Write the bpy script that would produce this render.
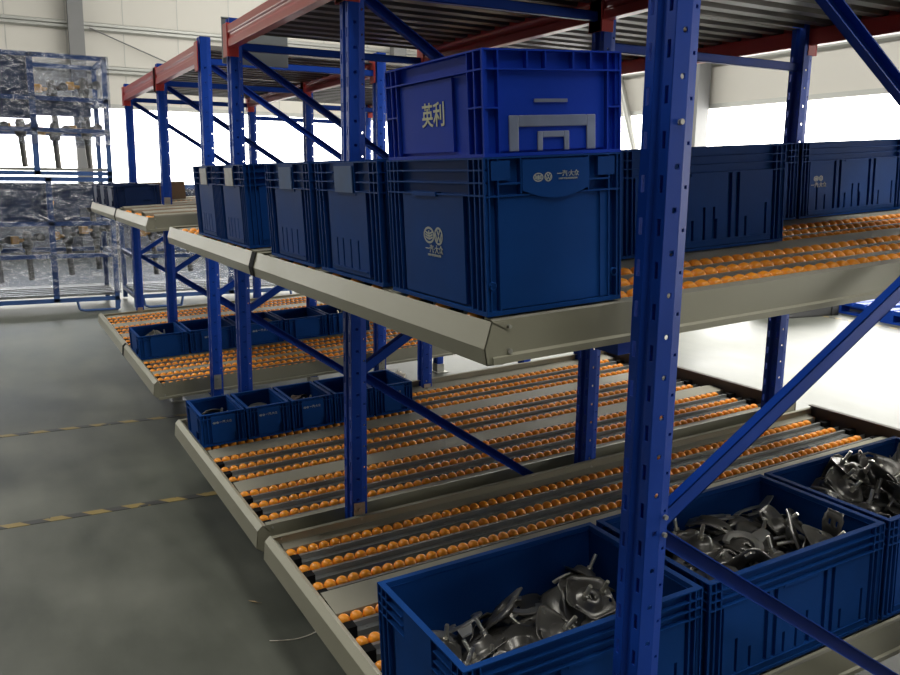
import bpy, math, random
from mathutils import Vector, Matrix

SC = bpy.context.scene
COL = SC.collection
for o in list(bpy.data.objects): bpy.data.objects.remove(o)
random.seed(7)
H = 1.55                                   # camera height above the floor

# ------------------------------------------------------------------ camera
F_PX = 843.0
cam_d = bpy.data.cameras.new('camera'); cam = bpy.data.objects.new('camera', cam_d); COL.objects.link(cam)
cam_d.sensor_width = 36.0; cam_d.lens = F_PX / 900.0 * 36.0; cam_d.clip_start = 0.02
RX = (0.87933842, 0.07695161, -0.46993871)
RY = (-0.4760141, 0.16942007, -0.86296432)
RZ = (0.01321056, 0.98253513, 0.18560763)
cam.matrix_world = Matrix(((RX[0], RX[1], RX[2], 0), (RY[0], RY[1], RY[2], 0), (RZ[0], RZ[1], RZ[2], H), (0, 0, 0, 1)))
SC.camera = cam

# ------------------------------------------------------------------ world, light, exposure
SC.view_settings.view_transform = 'Standard'
SC.view_settings.look = 'None'
SC.view_settings.gamma = 1.0
SC.view_settings.use_curve_mapping = False
SC.view_settings.exposure = 1.1
SKY = 5.0
w = bpy.data.worlds.new('overcast_sky'); SC.world = w; w.use_nodes = True
w.node_tree.nodes['Background'].inputs[0].default_value = (1.0, 0.985, 0.93, 1)
w.node_tree.nodes['Background'].inputs[1].default_value = SKY
WX0, WX1, WY0, WY1, WZ = -7.0, 11.0, -6.0, 17.7, 7.2     # hall extents
SILL, HEAD = 1.33, 2.80                                   # window band on the far wall
RSILL = 0.55                                              # right-wall glazing extended down unseen, added to brighten the floor
ROOF = [(-4.4, -2.8, 4.5, 16.0), (-.5, .7, -4.0, 3.0), (4.4, 6.4, -3.0, 15.5)]   # roof lights: x0 x1 y0 y1; middle one added to brighten the near shelves

def portal(name, loc, rot, sx, sy):
    d = bpy.data.lights.new(name, 'AREA'); d.shape = 'RECTANGLE'; d.size = sx; d.size_y = sy; d.energy = 1
    d.cycles.is_portal = True
    o = bpy.data.objects.new(name, d); COL.objects.link(o); o.location = loc; o.rotation_euler = rot
portal('window_portal_far', ((WX0 + WX1) / 2, WY1 + .05, (SILL + HEAD) / 2), (math.radians(-90), 0, 0), WX1 - WX0 - .4, HEAD - SILL)
portal('window_portal_right', (WX1 + .05, (WY0 + WY1) / 2, (RSILL + HEAD) / 2), (0, math.radians(90), 0), HEAD - RSILL, WY1 - WY0 - .4)
for (a, b, c, d_) in ROOF:
    portal('roof_portal', ((a + b) / 2, (c + d_) / 2, WZ + .02), (0, 0, 0), b - a, d_ - c)

# ------------------------------------------------------------------ materials
def mat(name, col, rough=.5, metal=0., noise=0., nscale=8., bump=0., bscale=60., spec=.5, coat=0., mottle=None):
    m = bpy.data.materials.new(name); m.use_nodes = True
    nt = m.node_tree; b = nt.nodes['Principled BSDF']
    b.inputs['Base Color'].default_value = (*col, 1); b.inputs['Roughness'].default_value = rough
    b.inputs['Metallic'].default_value = metal; b.inputs['Specular IOR Level'].default_value = spec
    if coat: b.inputs['Coat Weight'].default_value = coat; b.inputs['Coat Roughness'].default_value = .2
    tc = nt.nodes.new('ShaderNodeTexCoord')
    if noise:
        n = nt.nodes.new('ShaderNodeTexNoise'); n.inputs['Scale'].default_value = nscale; n.inputs['Detail'].default_value = 6
        nt.links.new(tc.outputs['Object'], n.inputs['Vector'])
        r = nt.nodes.new('ShaderNodeValToRGB'); r.color_ramp.elements[0].position = .3; r.color_ramp.elements[1].position = .7
        lo = mottle or tuple(c * (1 - noise) for c in col)
        r.color_ramp.elements[0].color = (*lo, 1); r.color_ramp.elements[1].color = (*[min(1, c * (1 + noise * .5)) for c in col], 1)
        nt.links.new(n.outputs['Fac'], r.inputs['Fac']); nt.links.new(r.outputs['Color'], b.inputs['Base Color'])
        mr = nt.nodes.new('ShaderNodeMapRange'); mr.inputs['To Min'].default_value = max(.05, rough - .08); mr.inputs['To Max'].default_value = min(1, rough + .1)
        nt.links.new(n.outputs['Fac'], mr.inputs['Value']); nt.links.new(mr.outputs['Result'], b.inputs['Roughness'])
    if bump:
        n2 = nt.nodes.new('ShaderNodeTexNoise'); n2.inputs['Scale'].default_value = bscale
        nt.links.new(tc.outputs['Object'], n2.inputs['Vector'])
        bp = nt.nodes.new('ShaderNodeBump'); bp.inputs['Strength'].default_value = bump; bp.inputs['Distance'].default_value = .002
        nt.links.new(n2.outputs['Fac'], bp.inputs['Height']); nt.links.new(bp.outputs['Normal'], b.inputs['Normal'])
    return m

M = dict(
    blue=mat('blue_powder_coat', (.006, .045, .31), .42, .0, .18, 5, .05, spec=.16),
    blue_pale=mat('worn_blue_paint', (0.021, 0.063, 0.189), .45, .0, .2, 5),
    red=mat('red_powder_coat', (0.375, 0.04125, 0.036), .28, .0),
    orange=mat('orange_plastic', (1.0, .35, .025), .32, 0, .06, 20),
    tray=mat('beige_grey_sheet_steel', (.27, .258, .19), .45, .12, .08, 3, .05, 30),
    track=mat('zinc_track_steel', (.34, .35, .34), .30, .6, .15, 8),
    strip=mat('grey_beige_guide_strip', (.33, .315, .25), .45, .1, .08, 4),
    dark=mat('black_plastic', (.008, .008, .009), .8, spec=.1),
    rust=mat('brown_end_plate', (0.068, 0.052, 0.04), .5, .2, .3, 9),
    zinc=mat('zinc_plate', (0.4125, 0.405, 0.36), .35, .7, .15, 30),
    deck=mat('galvanised_decking', (0.091, 0.084, 0.077), .42, .5, .2, 3),
    crate=mat('navy_crate_plastic', (.006, .048, .21), .58, 0, .14, 6, .08, 80, spec=.05),
    crate_royal=mat('royal_crate_plastic', (.008, .042, .40), .55, 0, .12, 6, .08, 80, spec=.06),
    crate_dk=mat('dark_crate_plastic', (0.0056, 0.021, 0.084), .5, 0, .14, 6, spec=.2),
    ink=mat('pale_grey_print', (0.336, 0.368, 0.352), .6),
    ink_y=mat('cream_print', (0.496, 0.496, 0.336), .6),
    card=mat('pale_blue_card', (.045, .10, .24), .7, 0, .2, 12),
    card_w=mat('worn_white_card', (0.294, 0.294, 0.28), .55, 0, .3, 20),
    pouch=mat('clear_grey_pouch', (0.182, 0.217, 0.322), .3, 0, .25, 14),
    part=mat('stamped_dark_steel', (0.216, 0.208, 0.192), .32, .7, .35, 9, .2, 40),
    part_lt=mat('stamped_bright_steel', (0.527, 0.5185, 0.4845), .33, .7, .25, 9, .2, 40),
    part_br=mat('brownish_steel', (0.216, 0.16, 0.128), .45, .6, .2, 9),
    stud=mat('zinc_stud', (.72, .70, .62), .28, .9),
    carton=mat('brown_cardboard', (0.2016, 0.1368, 0.0864), .8, 0, .1, 5),
    wall=mat('cream_wall_panel', (0.5168, 0.494, 0.4484), .6, 0, .05, .6),
    wall_low=mat('grey_lower_wall', (0.168, 0.175, 0.182), .6, 0, .06, .6),
    wall_dim=mat('darkened_unseen_wall', (0.104, 0.104, 0.1), .6, 0, .06, .6),  # unseen walls coloured dark to cut bounce light on the aisle faces
    girt=mat('galvanised_girt', (0.375, 0.375, 0.3525), .4, .5),
    column=mat('grey_column_paint', (0.168, 0.168, 0.168), .55, 0, .06, 2),
    ceil=mat('ceiling_sheet', (0.36, 0.36, 0.344), .6),
    sign=mat('grey_sign_back', (0.154, 0.168, 0.168), .5, 0, .08, 4),
    casting=mat('grey_casting', (0.14, 0.133, 0.119), .5, .4, .3, 12),
    amber=mat('amber_block', (.62, .33, .08), .45, 0, .2, 20),
    sheet=mat('slate_blue_sheet', (0.03575, 0.05525, 0.1105), .45, .1, .3, 5),
    rag=mat('white_cloth', (.72, .66, .55), .9, 0, .1, 20),
    leaf=mat('dry_leaf', (.35, .24, .12), .8),
)

# floor: worn grey-green epoxy
def floor_mat():
    m = bpy.data.materials.new('grey_green_epoxy_floor'); m.use_nodes = True; nt = m.node_tree; b = nt.nodes['Principled BSDF']
    tc = nt.nodes.new('ShaderNodeTexCoord')
    def noise(s, d, scale=None):
        n = nt.nodes.new('ShaderNodeTexNoise'); n.inputs['Scale'].default_value = s; n.inputs['Detail'].default_value = d
        if scale:
            mp = nt.nodes.new('ShaderNodeMapping'); mp.inputs['Scale'].default_value = scale
            nt.links.new(tc.outputs['Object'], mp.inputs['Vector']); nt.links.new(mp.outputs['Vector'], n.inputs['Vector'])
        else: nt.links.new(tc.outputs['Object'], n.inputs['Vector'])
        return n
    a = noise(.9, 8); c = noise(5, 8, (1, .35, 1))
    mx = nt.nodes.new('ShaderNodeMath'); mx.operation = 'ADD'
    hf = nt.nodes.new('ShaderNodeMath'); hf.operation = 'MULTIPLY'; hf.inputs[1].default_value = .5
    nt.links.new(c.outputs['Fac'], hf.inputs[0]); nt.links.new(a.outputs['Fac'], mx.inputs[0]); nt.links.new(hf.outputs[0], mx.inputs[1])
    r = nt.nodes.new('ShaderNodeValToRGB'); r.color_ramp.elements[0].position = .55; r.color_ramp.elements[1].position = .95
    r.color_ramp.elements[0].color = (.042, .047, .037, 1); r.color_ramp.elements[1].color = (.140, .145, .120, 1)
    nt.links.new(mx.outputs[0], r.inputs['Fac']); nt.links.new(r.outputs['Color'], b.inputs['Base Color'])
    mr = nt.nodes.new('ShaderNodeMapRange'); mr.inputs['From Min'].default_value = .4; mr.inputs['From Max'].default_value = 1.1
    mr.inputs['To Min'].default_value = .34; mr.inputs['To Max'].default_value = .52
    b.inputs['Specular IOR Level'].default_value = .42; nt.links.new(mx.outputs[0], mr.inputs['Value']); nt.links.new(mr.outputs['Result'], b.inputs['Roughness'])
    bp = nt.nodes.new('ShaderNodeBump'); bp.inputs['Strength'].default_value = .12; bp.inputs['Distance'].default_value = .01
    nt.links.new(c.outputs['Fac'], bp.inputs['Height']); nt.links.new(bp.outputs['Normal'], b.inputs['Normal'])
    return m
M['floor'] = floor_mat()

def film_mat():
    m = bpy.data.materials.new('clear_stretch_film'); m.use_nodes = True; nt = m.node_tree
    for n in list(nt.nodes): nt.nodes.remove(n)
    out = nt.nodes.new('ShaderNodeOutputMaterial'); mix = nt.nodes.new('ShaderNodeMixShader')
    tr = nt.nodes.new('ShaderNodeBsdfTransparent'); tr.inputs[0].default_value = (.62, .64, .70, 1)
    gl = nt.nodes.new('ShaderNodeBsdfGlossy'); gl.inputs['Roughness'].default_value = .16; gl.inputs[0].default_value = (.95, .96, 1, 1)
    tc = nt.nodes.new('ShaderNodeTexCoord'); mp = nt.nodes.new('ShaderNodeMapping'); mp.inputs['Scale'].default_value = (3, 3, 7); mp.inputs['Rotation'].default_value = (0, .5, 0)
    n = nt.nodes.new('ShaderNodeTexNoise'); n.inputs['Scale'].default_value = 2.2; n.inputs['Detail'].default_value = 7; n.inputs['Distortion'].default_value = 1.2
    nt.links.new(tc.outputs['Object'], mp.inputs[0]); nt.links.new(mp.outputs[0], n.inputs['Vector'])
    bp = nt.nodes.new('ShaderNodeBump'); bp.inputs['Strength'].default_value = 1; bp.inputs['Distance'].default_value = .12
    nt.links.new(n.outputs['Fac'], bp.inputs['Height']); nt.links.new(bp.outputs['Normal'], gl.inputs['Normal'])
    r = nt.nodes.new('ShaderNodeMapRange'); r.inputs['From Min'].default_value = .4; r.inputs['From Max'].default_value = .68
    r.inputs['To Min'].default_value = .02; r.inputs['To Max'].default_value = .26
    nt.links.new(n.outputs['Fac'], r.inputs['Value']); nt.links.new(r.outputs['Result'], mix.inputs[0])
    nt.links.new(tr.outputs[0], mix.inputs[1]); nt.links.new(gl.outputs[0], mix.inputs[2]); nt.links.new(mix.outputs[0], out.inputs[0])
    return m
M['film'] = film_mat()
def glass_mat():
    m = bpy.data.materials.new('window_glass'); m.use_nodes = True; nt = m.node_tree
    for n in list(nt.nodes): nt.nodes.remove(n)
    out = nt.nodes.new('ShaderNodeOutputMaterial'); mix = nt.nodes.new('ShaderNodeMixShader'); mix.inputs[0].default_value = .06
    tr = nt.nodes.new('ShaderNodeBsdfTransparent'); gl = nt.nodes.new('ShaderNodeBsdfGlossy'); gl.inputs['Roughness'].default_value = .03
    nt.links.new(tr.outputs[0], mix.inputs[1]); nt.links.new(gl.outputs[0], mix.inputs[2]); nt.links.new(mix.outputs[0], out.inputs[0])
    return m
M['glass'] = glass_mat()
def hazard_mat():
    m = bpy.data.materials.new('yellow_black_floor_tape'); m.use_nodes = True; nt = m.node_tree; b = nt.nodes['Principled BSDF']
    tc = nt.nodes.new('ShaderNodeTexCoord'); sp = nt.nodes.new('ShaderNodeSeparateXYZ'); nt.links.new(tc.outputs['Object'], sp.inputs[0])
    def mth(op, a, b_):
        n = nt.nodes.new('ShaderNodeMath'); n.operation = op
        for i, v in enumerate((a, b_)):
            if isinstance(v, (int, float)): n.inputs[i].default_value = v
            else: nt.links.new(v, n.inputs[i])
        return n.outputs[0]
    s = mth('FRACT', mth('DIVIDE', mth('ADD', sp.outputs['X'], mth('MULTIPLY', sp.outputs['Y'], .8)), .172), 0)
    k = mth('LESS_THAN', s, .52)
    nz = nt.nodes.new('ShaderNodeTexNoise'); nz.inputs['Scale'].default_value = 9; nz.inputs['Detail'].default_value = 6
    nt.links.new(tc.outputs['Object'], nz.inputs['Vector'])
    wr = mth('GREATER_THAN', nz.outputs['Fac'], .40)
    mx = nt.nodes.new('ShaderNodeMix'); mx.data_type = 'RGBA'
    nt.links.new(mth('MULTIPLY', k, wr), mx.inputs[0])
    mx.inputs[6].default_value = (.04, .04, .04, 1); mx.inputs[7].default_value = (.24, .175, .055, 1)
    nt.links.new(mx.outputs[2], b.inputs['Base Color']); b.inputs['Roughness'].default_value = .45
    return m
M['tape'] = hazard_mat()

# ------------------------------------------------------------------ helpers
class MB:
    def __init__(s): s.v = []; s.f = []; s.sm = []
    def add(s, vs, fs, smooth=False):
        n = len(s.v); s.v += [tuple(p) for p in vs]; s.f += [tuple(n + i for i in f) for f in fs]; s.sm += [smooth] * len(fs); return s
    def box(s, x0, x1, y0, y1, z0, z1):
        return s.add([(x, y, z) for x in (x0, x1) for y in (y0, y1) for z in (z0, z1)],
                     [(0, 1, 3, 2), (4, 6, 7, 5), (0, 4, 5, 1), (2, 3, 7, 6), (0, 2, 6, 4), (1, 5, 7, 3)])
    def sweep(s, prof, axis, a, b):
        """closed profile (list of 2D points) swept along an axis ('x': points are (y,z); 'y': (x,z); 'z': (x,y))"""
        k = len(prof)
        def P(p, t): return {'x': (t, p[0], p[1]), 'y': (p[0], t, p[1]), 'z': (p[0], p[1], t)}[axis]
        return s.add([P(p, a) for p in prof] + [P(p, b) for p in prof],
                     [(i, (i + 1) % k, k + (i + 1) % k, k + i) for i in range(k)] + [tuple(range(k))[::-1], tuple(range(k, 2 * k))])
    def ribbon(s, line, axis, a, b, t=.002):
        """an open polyline given thickness t and swept"""
        def off(i):
            d = Vector((0, 0))
            if i > 0: d += (Vector(line[i]) - Vector(line[i - 1])).normalized()
            if i < len(line) - 1: d += (Vector(line[i + 1]) - Vector(line[i])).normalized()
            d.normalize(); n = Vector((-d.y, d.x))
            if 0 < i < len(line) - 1:
                e = (Vector(line[i + 1]) - Vector(line[i])).normalized(); c = max(.35, abs(d.dot(e))); return Vector(line[i]) + n * t / c
            return Vector(line[i]) + n * t
        q = [off(i) for i in range(len(line))]
        k = len(line)
        def P(p, u): return {'x': (u, p[0], p[1]), 'y': (p[0], u, p[1]), 'z': (p[0], p[1], u)}[axis]
        A = [P(p, a) for p in line]; B = [P(p, b) for p in line]; C = [P(p, a) for p in q]; D = [P(p, b) for p in q]
        f = []
        for i in range(k - 1):
            f += [(i, i + 1, k + i + 1, k + i), (2 * k + i, 3 * k + i, 3 * k + i + 1, 2 * k + i + 1),
                  (i, 2 * k + i, 2 * k + i + 1, i + 1), (k + i, k + i + 1, 3 * k + i + 1, 3 * k + i)]
        f += [(0, k, 3 * k, 2 * k), (k - 1, 3 * k - 1, 4 * k - 1, 2 * k - 1)]
        return s.add(A + B + C + D, f)
    def tube(s, p, q, r, n=10, r2=None, smooth=True):
        p, q = Vector(p), Vector(q); d = (q - p).normalized(); u = d.orthogonal().normalized(); v = d.cross(u); r2 = r if r2 is None else r2
        ring = [math.tau * i / n for i in range(n)]
        vs = [p + (u * math.cos(a) + v * math.sin(a)) * r for a in ring] + [q + (u * math.cos(a) + v * math.sin(a)) * r2 for a in ring]
        s.add(vs, [(i, (i + 1) % n, n + (i + 1) % n, n + i) for i in range(n)], smooth)
        return s.add(vs, [tuple(range(n))[::-1], tuple(range(n, 2 * n))])
    def path(s, pts, r, n=8):
        for a, b in zip(pts, pts[1:]): s.tube(a, b, r, n)
        return s
    def lathe(s, prof, c, axis='y', n=12, smooth=True):
        """prof: (radius, height along axis)"""
        vs = []
        for r, h in prof:
            for i in range(n):
                a = math.tau * i / n; x, y = r * math.cos(a), r * math.sin(a)
                vs.append({'y': (c[0] + x, c[1] + h, c[2] + y), 'z': (c[0] + x, c[1] + y, c[2] + h), 'x': (c[0] + h, c[1] + x, c[2] + y)}[axis])
        f = [(j * n + i, j * n + (i + 1) % n, (j + 1) * n + (i + 1) % n, (j + 1) * n + i) for j in range(len(prof) - 1) for i in range(n)]
        s.add(vs, f, smooth)
        return s
    def mesh(s, name, m):
        me = bpy.data.meshes.new(name); me.from_pydata(s.v, [], s.f)
        me.polygons.foreach_set('use_smooth', s.sm)
        if m is not None: me.materials.append(m)
        me.update(); return me
    def build(s, name, m, parent=None, fix=True):
        me = s.mesh(name, m)
        if fix:
            import bmesh
            b = bmesh.new(); b.from_mesh(me); bmesh.ops.recalc_face_normals(b, faces=b.faces); b.to_mesh(me); b.free()
        o = bpy.data.objects.new(name, me); COL.objects.link(o)
        if parent: o.parent = parent
        return o

def thing(name, label, cat, loc=(0, 0, 0), rot=(0, 0, 0), group=None):
    o = bpy.data.objects.new(name, None); COL.objects.link(o); o.location = loc; o.rotation_euler = rot
    o.empty_display_size = .05
    o['label'] = label; o['category'] = cat
    if group: o['group'] = group
    return o
def tag(o, label, cat, group=None, kind=None):
    o['label'] = label; o['category'] = cat
    if group: o['group'] = group
    if kind: o['kind'] = kind
    return o
def struct(name, mb, m):
    o = mb.build(name, m); o['kind'] = 'structure'; return o
def copy_tree(o, parent=None):
    c = o.copy(); COL.objects.link(c)
    if parent: c.parent = parent
    for ch in list(o.children): copy_tree(ch, c)
    return c
def bev(o, wdt=.003, seg=2):
    b = o.modifiers.new('bevel', 'BEVEL'); b.width = wdt; b.segments = seg; b.limit_method = 'ANGLE'; b.angle_limit = math.radians(40); return o

# ------------------------------------------------------------------ setting
struct('floor', MB().box(WX0, WX1, WY0, WY1, -.1, 0), M['floor'])
def wall_band(name, fixed, axis, a0, a1, sill, head, mt=M['wall']):
    """wall with a window band; ribs of the cladding are modelled as shallow seams every metre"""
    mb = MB(); t0, t1 = fixed
    def bx(p0, p1, z0, z1, o=0):
        if axis == 'x': mb.box(p0, p1, t0 + o, t1 + o, z0, z1)
        else: mb.box(t0 + o, t1 + o, p0, p1, z0, z1)
    bx(a0, a1, head, WZ)
    bx(a0, a0 + .2, sill, head); bx(a1 - .2, a1, sill, head)
    lo = MB(); up = mb
    if axis == 'x': lo.box(a0, a1, t0, t1, 0, sill)
    else: lo.box(t0, t1, a0, a1, 0, sill)
    struct(name, lo, M['wall_low']); return struct(name, up, mt)
wall_band('wall_far', (WY1, WY1 + .15), 'x', WX0, WX1, SILL, HEAD)
wall_band('wall_right', (WX1, WX1 + .15), 'y', WY0, WY1 - .001, RSILL, HEAD)
struct('wall_left', MB().box(WX0 - .15, WX0, WY0, WY1, 0, WZ), M['wall_dim'])
struct('wall_near', MB().box(WX0, WX1, WY0 - .15, WY0, 0, WZ), M['wall_dim'])
cb = MB(); xs = sorted([WX0] + [v for r in ROOF for v in (r[0], r[1])] + [WX1])
for i in range(0, len(xs), 2): cb.box(xs[i], xs[i + 1], WY0, WY1, WZ, WZ + .1)
for r in ROOF:
    cb.box(r[0], r[1], WY0, r[2], WZ, WZ + .1); cb.box(r[0], r[1], r[3], WY1, WZ, WZ + .1)
struct('ceiling', cb, M['ceil'])
# cladding seams, girts and columns
sm = MB()
for i in range(18): sm.box(WX0 + .5 + i, WX0 + .515 + i, WY1 - .006, WY1, HEAD, WZ)
struct('trim_1', sm, M['girt'])
def girt(name, z, far=True, h=.16):
    prof = [(0, -h / 2), (-.03, -h / 2), (-.075, -h * .32), (-.075, -h * .05), (-.05, 0), (-.075, h * .1), (-.075, h * .38), (-.03, h / 2), (0, h / 2)]
    mb = MB()
    if far: mb.sweep([(WY1 + a, z + b) for a, b in prof], 'x', WX0, WX1 - .1)
    else: mb.sweep([(WX1 + a, z + b) for a, b in prof], 'y', WY0, WY1 - .1)
    return struct(name, mb, M['girt'])
girt('trim_2', H + 2.68); girt('trim_3', H + 1.92); girt('trim_4', H + 2.02, False, .2); girt('trim_5', H + 3.2, False)
sl = MB().box(WX0, WX1, WY1 - .06, WY1, HEAD - .03, HEAD + .05).box(WX1 - .06, WX1, WY0, WY1 - .06, HEAD - .03, HEAD + .05)
struct('trim_6', sl, M['girt'])
wf = MB().box(WX0, WX1, WY1 - .1, WY1, SILL - .07, SILL)
for i in range(12):
    x = WX0 + 1.52 * i + .9
    if i % 4: continue
    wf.box(x, x + .035, WY1 + .02, WY1 + .06, SILL, HEAD)
f1 = struct('window_1', wf, M['girt'])
MB().box(WX0 + .2, WX1 - .2, WY1 + .06, WY1 + .066, SILL, HEAD).build('pane', M['glass'], f1)
wf = MB().box(WX1 - .1, WX1, WY0, WY1 - .1, RSILL - .06, RSILL)
for i in range(15):
    y = WY0 + 1.5 * i + .7
    if i % 4 != 3: continue
    wf.box(WX1 + .02, WX1 + .06, y, y + .035, RSILL, HEAD)
f2 = struct('window_2', wf, M['girt'])
MB().box(WX1 + .06, WX1 + .066, WY0 + .2, WY1 - .2, RSILL, HEAD).build('pane', M['glass'], f2)
struct('trim_7', MB().box(1.53, 1.79, WY1 - .3, WY1 - .08, 0, WZ), M['column'])
struct('trim_8', MB().box(8.0, 8.3, WY1 - .3, WY1 - .08, 0, WZ), M['column'])
struct('trim_9', MB().box(WX1 - .35, WX1 - .08, 10.95, 11.75, 0, WZ), M['column'])
struct('trim_10', MB().tube((1.9, WY1 - .1, H + 2.65), (4.4, WY1 - .1, H + 1.7), .012, 6), M['column'])
struct('trim_11', MB().tube((WX1 - .1, 12.4, 1.2), (WX1 - .1, 13.6, 4.2), .07, 8), M['girt'])

# ------------------------------------------------------------------ pallet racks
PW, PD = .07, .055                        # upright web width (along y) and depth (along x)
def hole_strip(mb, p0, p1, z0, z1, holes, inset):
    """vertical strip from plan point p0 to p1 with a column of holes; holes = (kind, s-centre, w, h, [z])"""
    p0, p1 = Vector(p0), Vector(p1); L = (p1 - p0).length; d = (p1 - p0) / L
    def P(s_, z): q = p0 + d * s_; return (q.x, q.y, z)
    if not holes:
        mb.add([P(0, z0), P(L, z0), P(L, z1), P(0, z1)], [(0, 1, 2, 3)]); return
    kind, sc_, w_, h_, zs = holes
    a, b = sc_ - w_ / 2, sc_ + w_ / 2
    mb.add([P(0, z0), P(a, z0), P(a, z1), P(0, z1)], [(0, 1, 2, 3)])
    mb.add([P(b, z0), P(L, z0), P(L, z1), P(b, z1)], [(0, 1, 2, 3)])
    prev = z0
    for z in zs:
        lo, hi = z - h_ / 2, z + h_ / 2
        mb.add([P(a, prev), P(b, prev), P(b, lo), P(a, lo)], [(0, 1, 2, 3)])
        if kind == 'round':
            oc = [P(sc_ + w_ / 2 * .92 * math.cos(t), z + h_ / 2 * .92 * math.sin(t)) for t in [math.radians(22.5 + 45 * i) for i in range(8)]]
            cr = [P(b, hi), P(a, hi), P(a, lo), P(b, lo)]
            mb.add(oc + cr, [(8, 9, 2, 1), (9, 2, 3), (9, 10, 4, 3), (10, 4, 5), (10, 11, 6, 5), (11, 6, 7), (11, 8, 0, 7), (8, 0, 1)])
        prev = hi
    mb.add([P(a, prev), P(b, prev), P(b, z1), P(a, z1)], [(0, 1, 2, 3)])
def upright_mesh(z1):
    mb = MB()
    zs = [.12 + .075 * i for i in range(int((z1 - .2) / .075))]
    hole_strip(mb, (0, 0), (0, .023), 0, z1, ('slot', .012, .009, .03, zs), 0)
    hole_strip(mb, (0, .023), (.009, .029), 0, z1, None, 0)
    hole_strip(mb, (.009, .029), (.009, .041), 0, z1, None, 0)
    hole_strip(mb, (.009, .041), (0, .047), 0, z1, None, 0)
    hole_strip(mb, (0, .047), (0, .07), 0, z1, ('slot', .012, .009, .03, zs), 0)
    hole_strip(mb, (0, 0), (.034, 0), 0, z1, ('round', .021, .0105, .0105, [z + .03 for z in zs]), 0)
    hole_strip(mb, (.034, 0), (PD, .004), 0, z1, ('round', .012, .007, .007, [z - .005 for z in zs[1:]]), 0)
    hole_strip(mb, (PD, .004), (PD, .016), 0, z1, None, 0)
    hole_strip(mb, (0, .07), (.034, .07), 0, z1, ('round', .021, .0105, .0105, [z + .03 for z in zs]), 0)
    hole_strip(mb, (.034, .07), (PD, .066), 0, z1, None, 0)
    hole_strip(mb, (PD, .066), (PD, .054), 0, z1, None, 0)
    return mb.mesh('upright', M['blue'])
UP_ME = upright_mesh(2.255)
FOOT_ME = MB().box(-.02, .085, -.03, .1, 0, .006).box(-.004, .059, -.006, .076, .006, .07).mesh('foot_plate', M['zinc'])
CLIP_ME = MB().box(.004, .044, -.006, -.002, -.035, .04).box(.004, .044, -.012, -.002, -.04, -.035).mesh('clip_plate', M['zinc'])
def upright(rack, x, y, clips=()):
    o = bpy.data.objects.new('upright', UP_ME); COL.objects.link(o); o.parent = rack; o.location = (x, y, 0)
    s_ = o.modifiers.new('thickness', 'SOLIDIFY'); s_.thickness = .002; s_.offset = 0
    f = bpy.data.objects.new('foot_plate', FOOT_ME); COL.objects.link(f); f.parent = o
    for z in clips:
        c = bpy.data.objects.new('clip_plate', CLIP_ME); COL.objects.link(c); c.parent = o; c.location = (0, 0, z)
        MB().tube((.024, -.006, z + .015), (.024, -.014, z + .015), .007, 8).build('bolt', M['zinc'], o)
        MB().tube((.03, -.006, z - .018), (.03, -.012, z - .018), .005, 8).build('bolt', M['zinc'], o)
    return o
def brace(rack, name, p, q, y, open_near, w_=.032, dp=.022):
    """a C-channel between two (x,z) points in the plane y; its open side towards -y or +y"""
    p, q = Vector(p), Vector(q); L = (q - p).length; ang = math.atan2(q.y - p.y, q.x - p.x)
    mb = MB(); h = w_ / 2; t = .0025
    if open_near: mb.box(0, L, dp - t, dp, -h, h)
    else: mb.box(0, L, 0, t, -h, h)
    mb.box(0, L, 0, dp, h - t, h).box(0, L, 0, dp, -h, -h + t)
    o = mb.build(name, M['blue'], rack); o.location = (p.x, y, p.y); o.rotation_euler = (0, -ang, 0)
    return o
def frame_line(rack, y, xs, clips):
    for x in xs: upright(rack, x, y, clips)
    yb = y + .022
    a, b, c = xs[0] + PD * .7, xs[1] + .01, xs[1] + PD * .7
    brace(rack, 'horizontal_brace', (a, H + .585), (b, H + .59), yb, False, .034)
    brace(rack, 'horizontal_brace', (c, H + .487), (xs[2] + .01, H + .487), yb, False, .034)
    brace(rack, 'diagonal_brace', (a, H + .578), (b, H - .03), yb, True)
    brace(rack, 'diagonal_brace', (a + .005, H - .65), (b, H - .045), yb - .004, False)
    brace(rack, 'diagonal_brace', (a + .005, H - .66), (b, H - 1.31), yb, True)
    brace(rack, 'horizontal_brace', (a, H - 1.38), (b, H - 1.38), yb, True, .036)
    brace(rack, 'horizontal_brace', (c, H - 1.38), (xs[2] + .01, H - 1.38), yb, True, .036)
BZ0, BZ1 = H + .575, H + .672
def beam(rack, x, y0, y1, side=-1):
    """step beam between two uprights with its end connectors"""
    xf = x - .012 if side < 0 else x + PD - .03
    pr = [(0, 0), (.042, 0), (.042, .068), (.026, .068), (.026, .097), (0, .097), (0, .062), (.006, .055), (.006, .040), (0, .033)]
    pr = [(xf + (a if side < 0 else .042 - a), BZ0 + b) for a, b in pr]
    o = bev(MB().sweep(pr, 'y', y0, y1).build('beam', M['red'], rack), .003)
    for yy, s_ in ((y0, 1), (y1, -1)):
        ya, yb = (yy - PW * .98, yy + .005) if s_ > 0 else (yy - .005, yy + PW * .98)
        xo = xf - .004 if side < 0 else xf + .042
        mb = MB().box(xo, xo + .004, ya, yb, BZ0 - .04, BZ1 + .01)
        e = yy + (.0 if s_ > 0 else -.004)
        mb.box(min(xf - .004, xf), xf + .05, e, e + .004, BZ0 - .04, BZ1 + .01)
        bev(mb.build('beam_connector', M['red'], o), .001, 1)
    return o
def decking(rack, x0, x1, y0, y1, z):
    line = []; y = y0; k = 0
    while y < y1 - .12:
        line += [(y, z), (y + .052, z), (y + .064, z + .032), (y + .108, z + .032)]; y += .12
    line.append((y, z)); 
    return MB().ribbon(line, 'x', x0, x1, .0015).build('decking', M['deck'], rack)
LOWCLIP, UPCLIP = H - 1.155, H - .19
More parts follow.
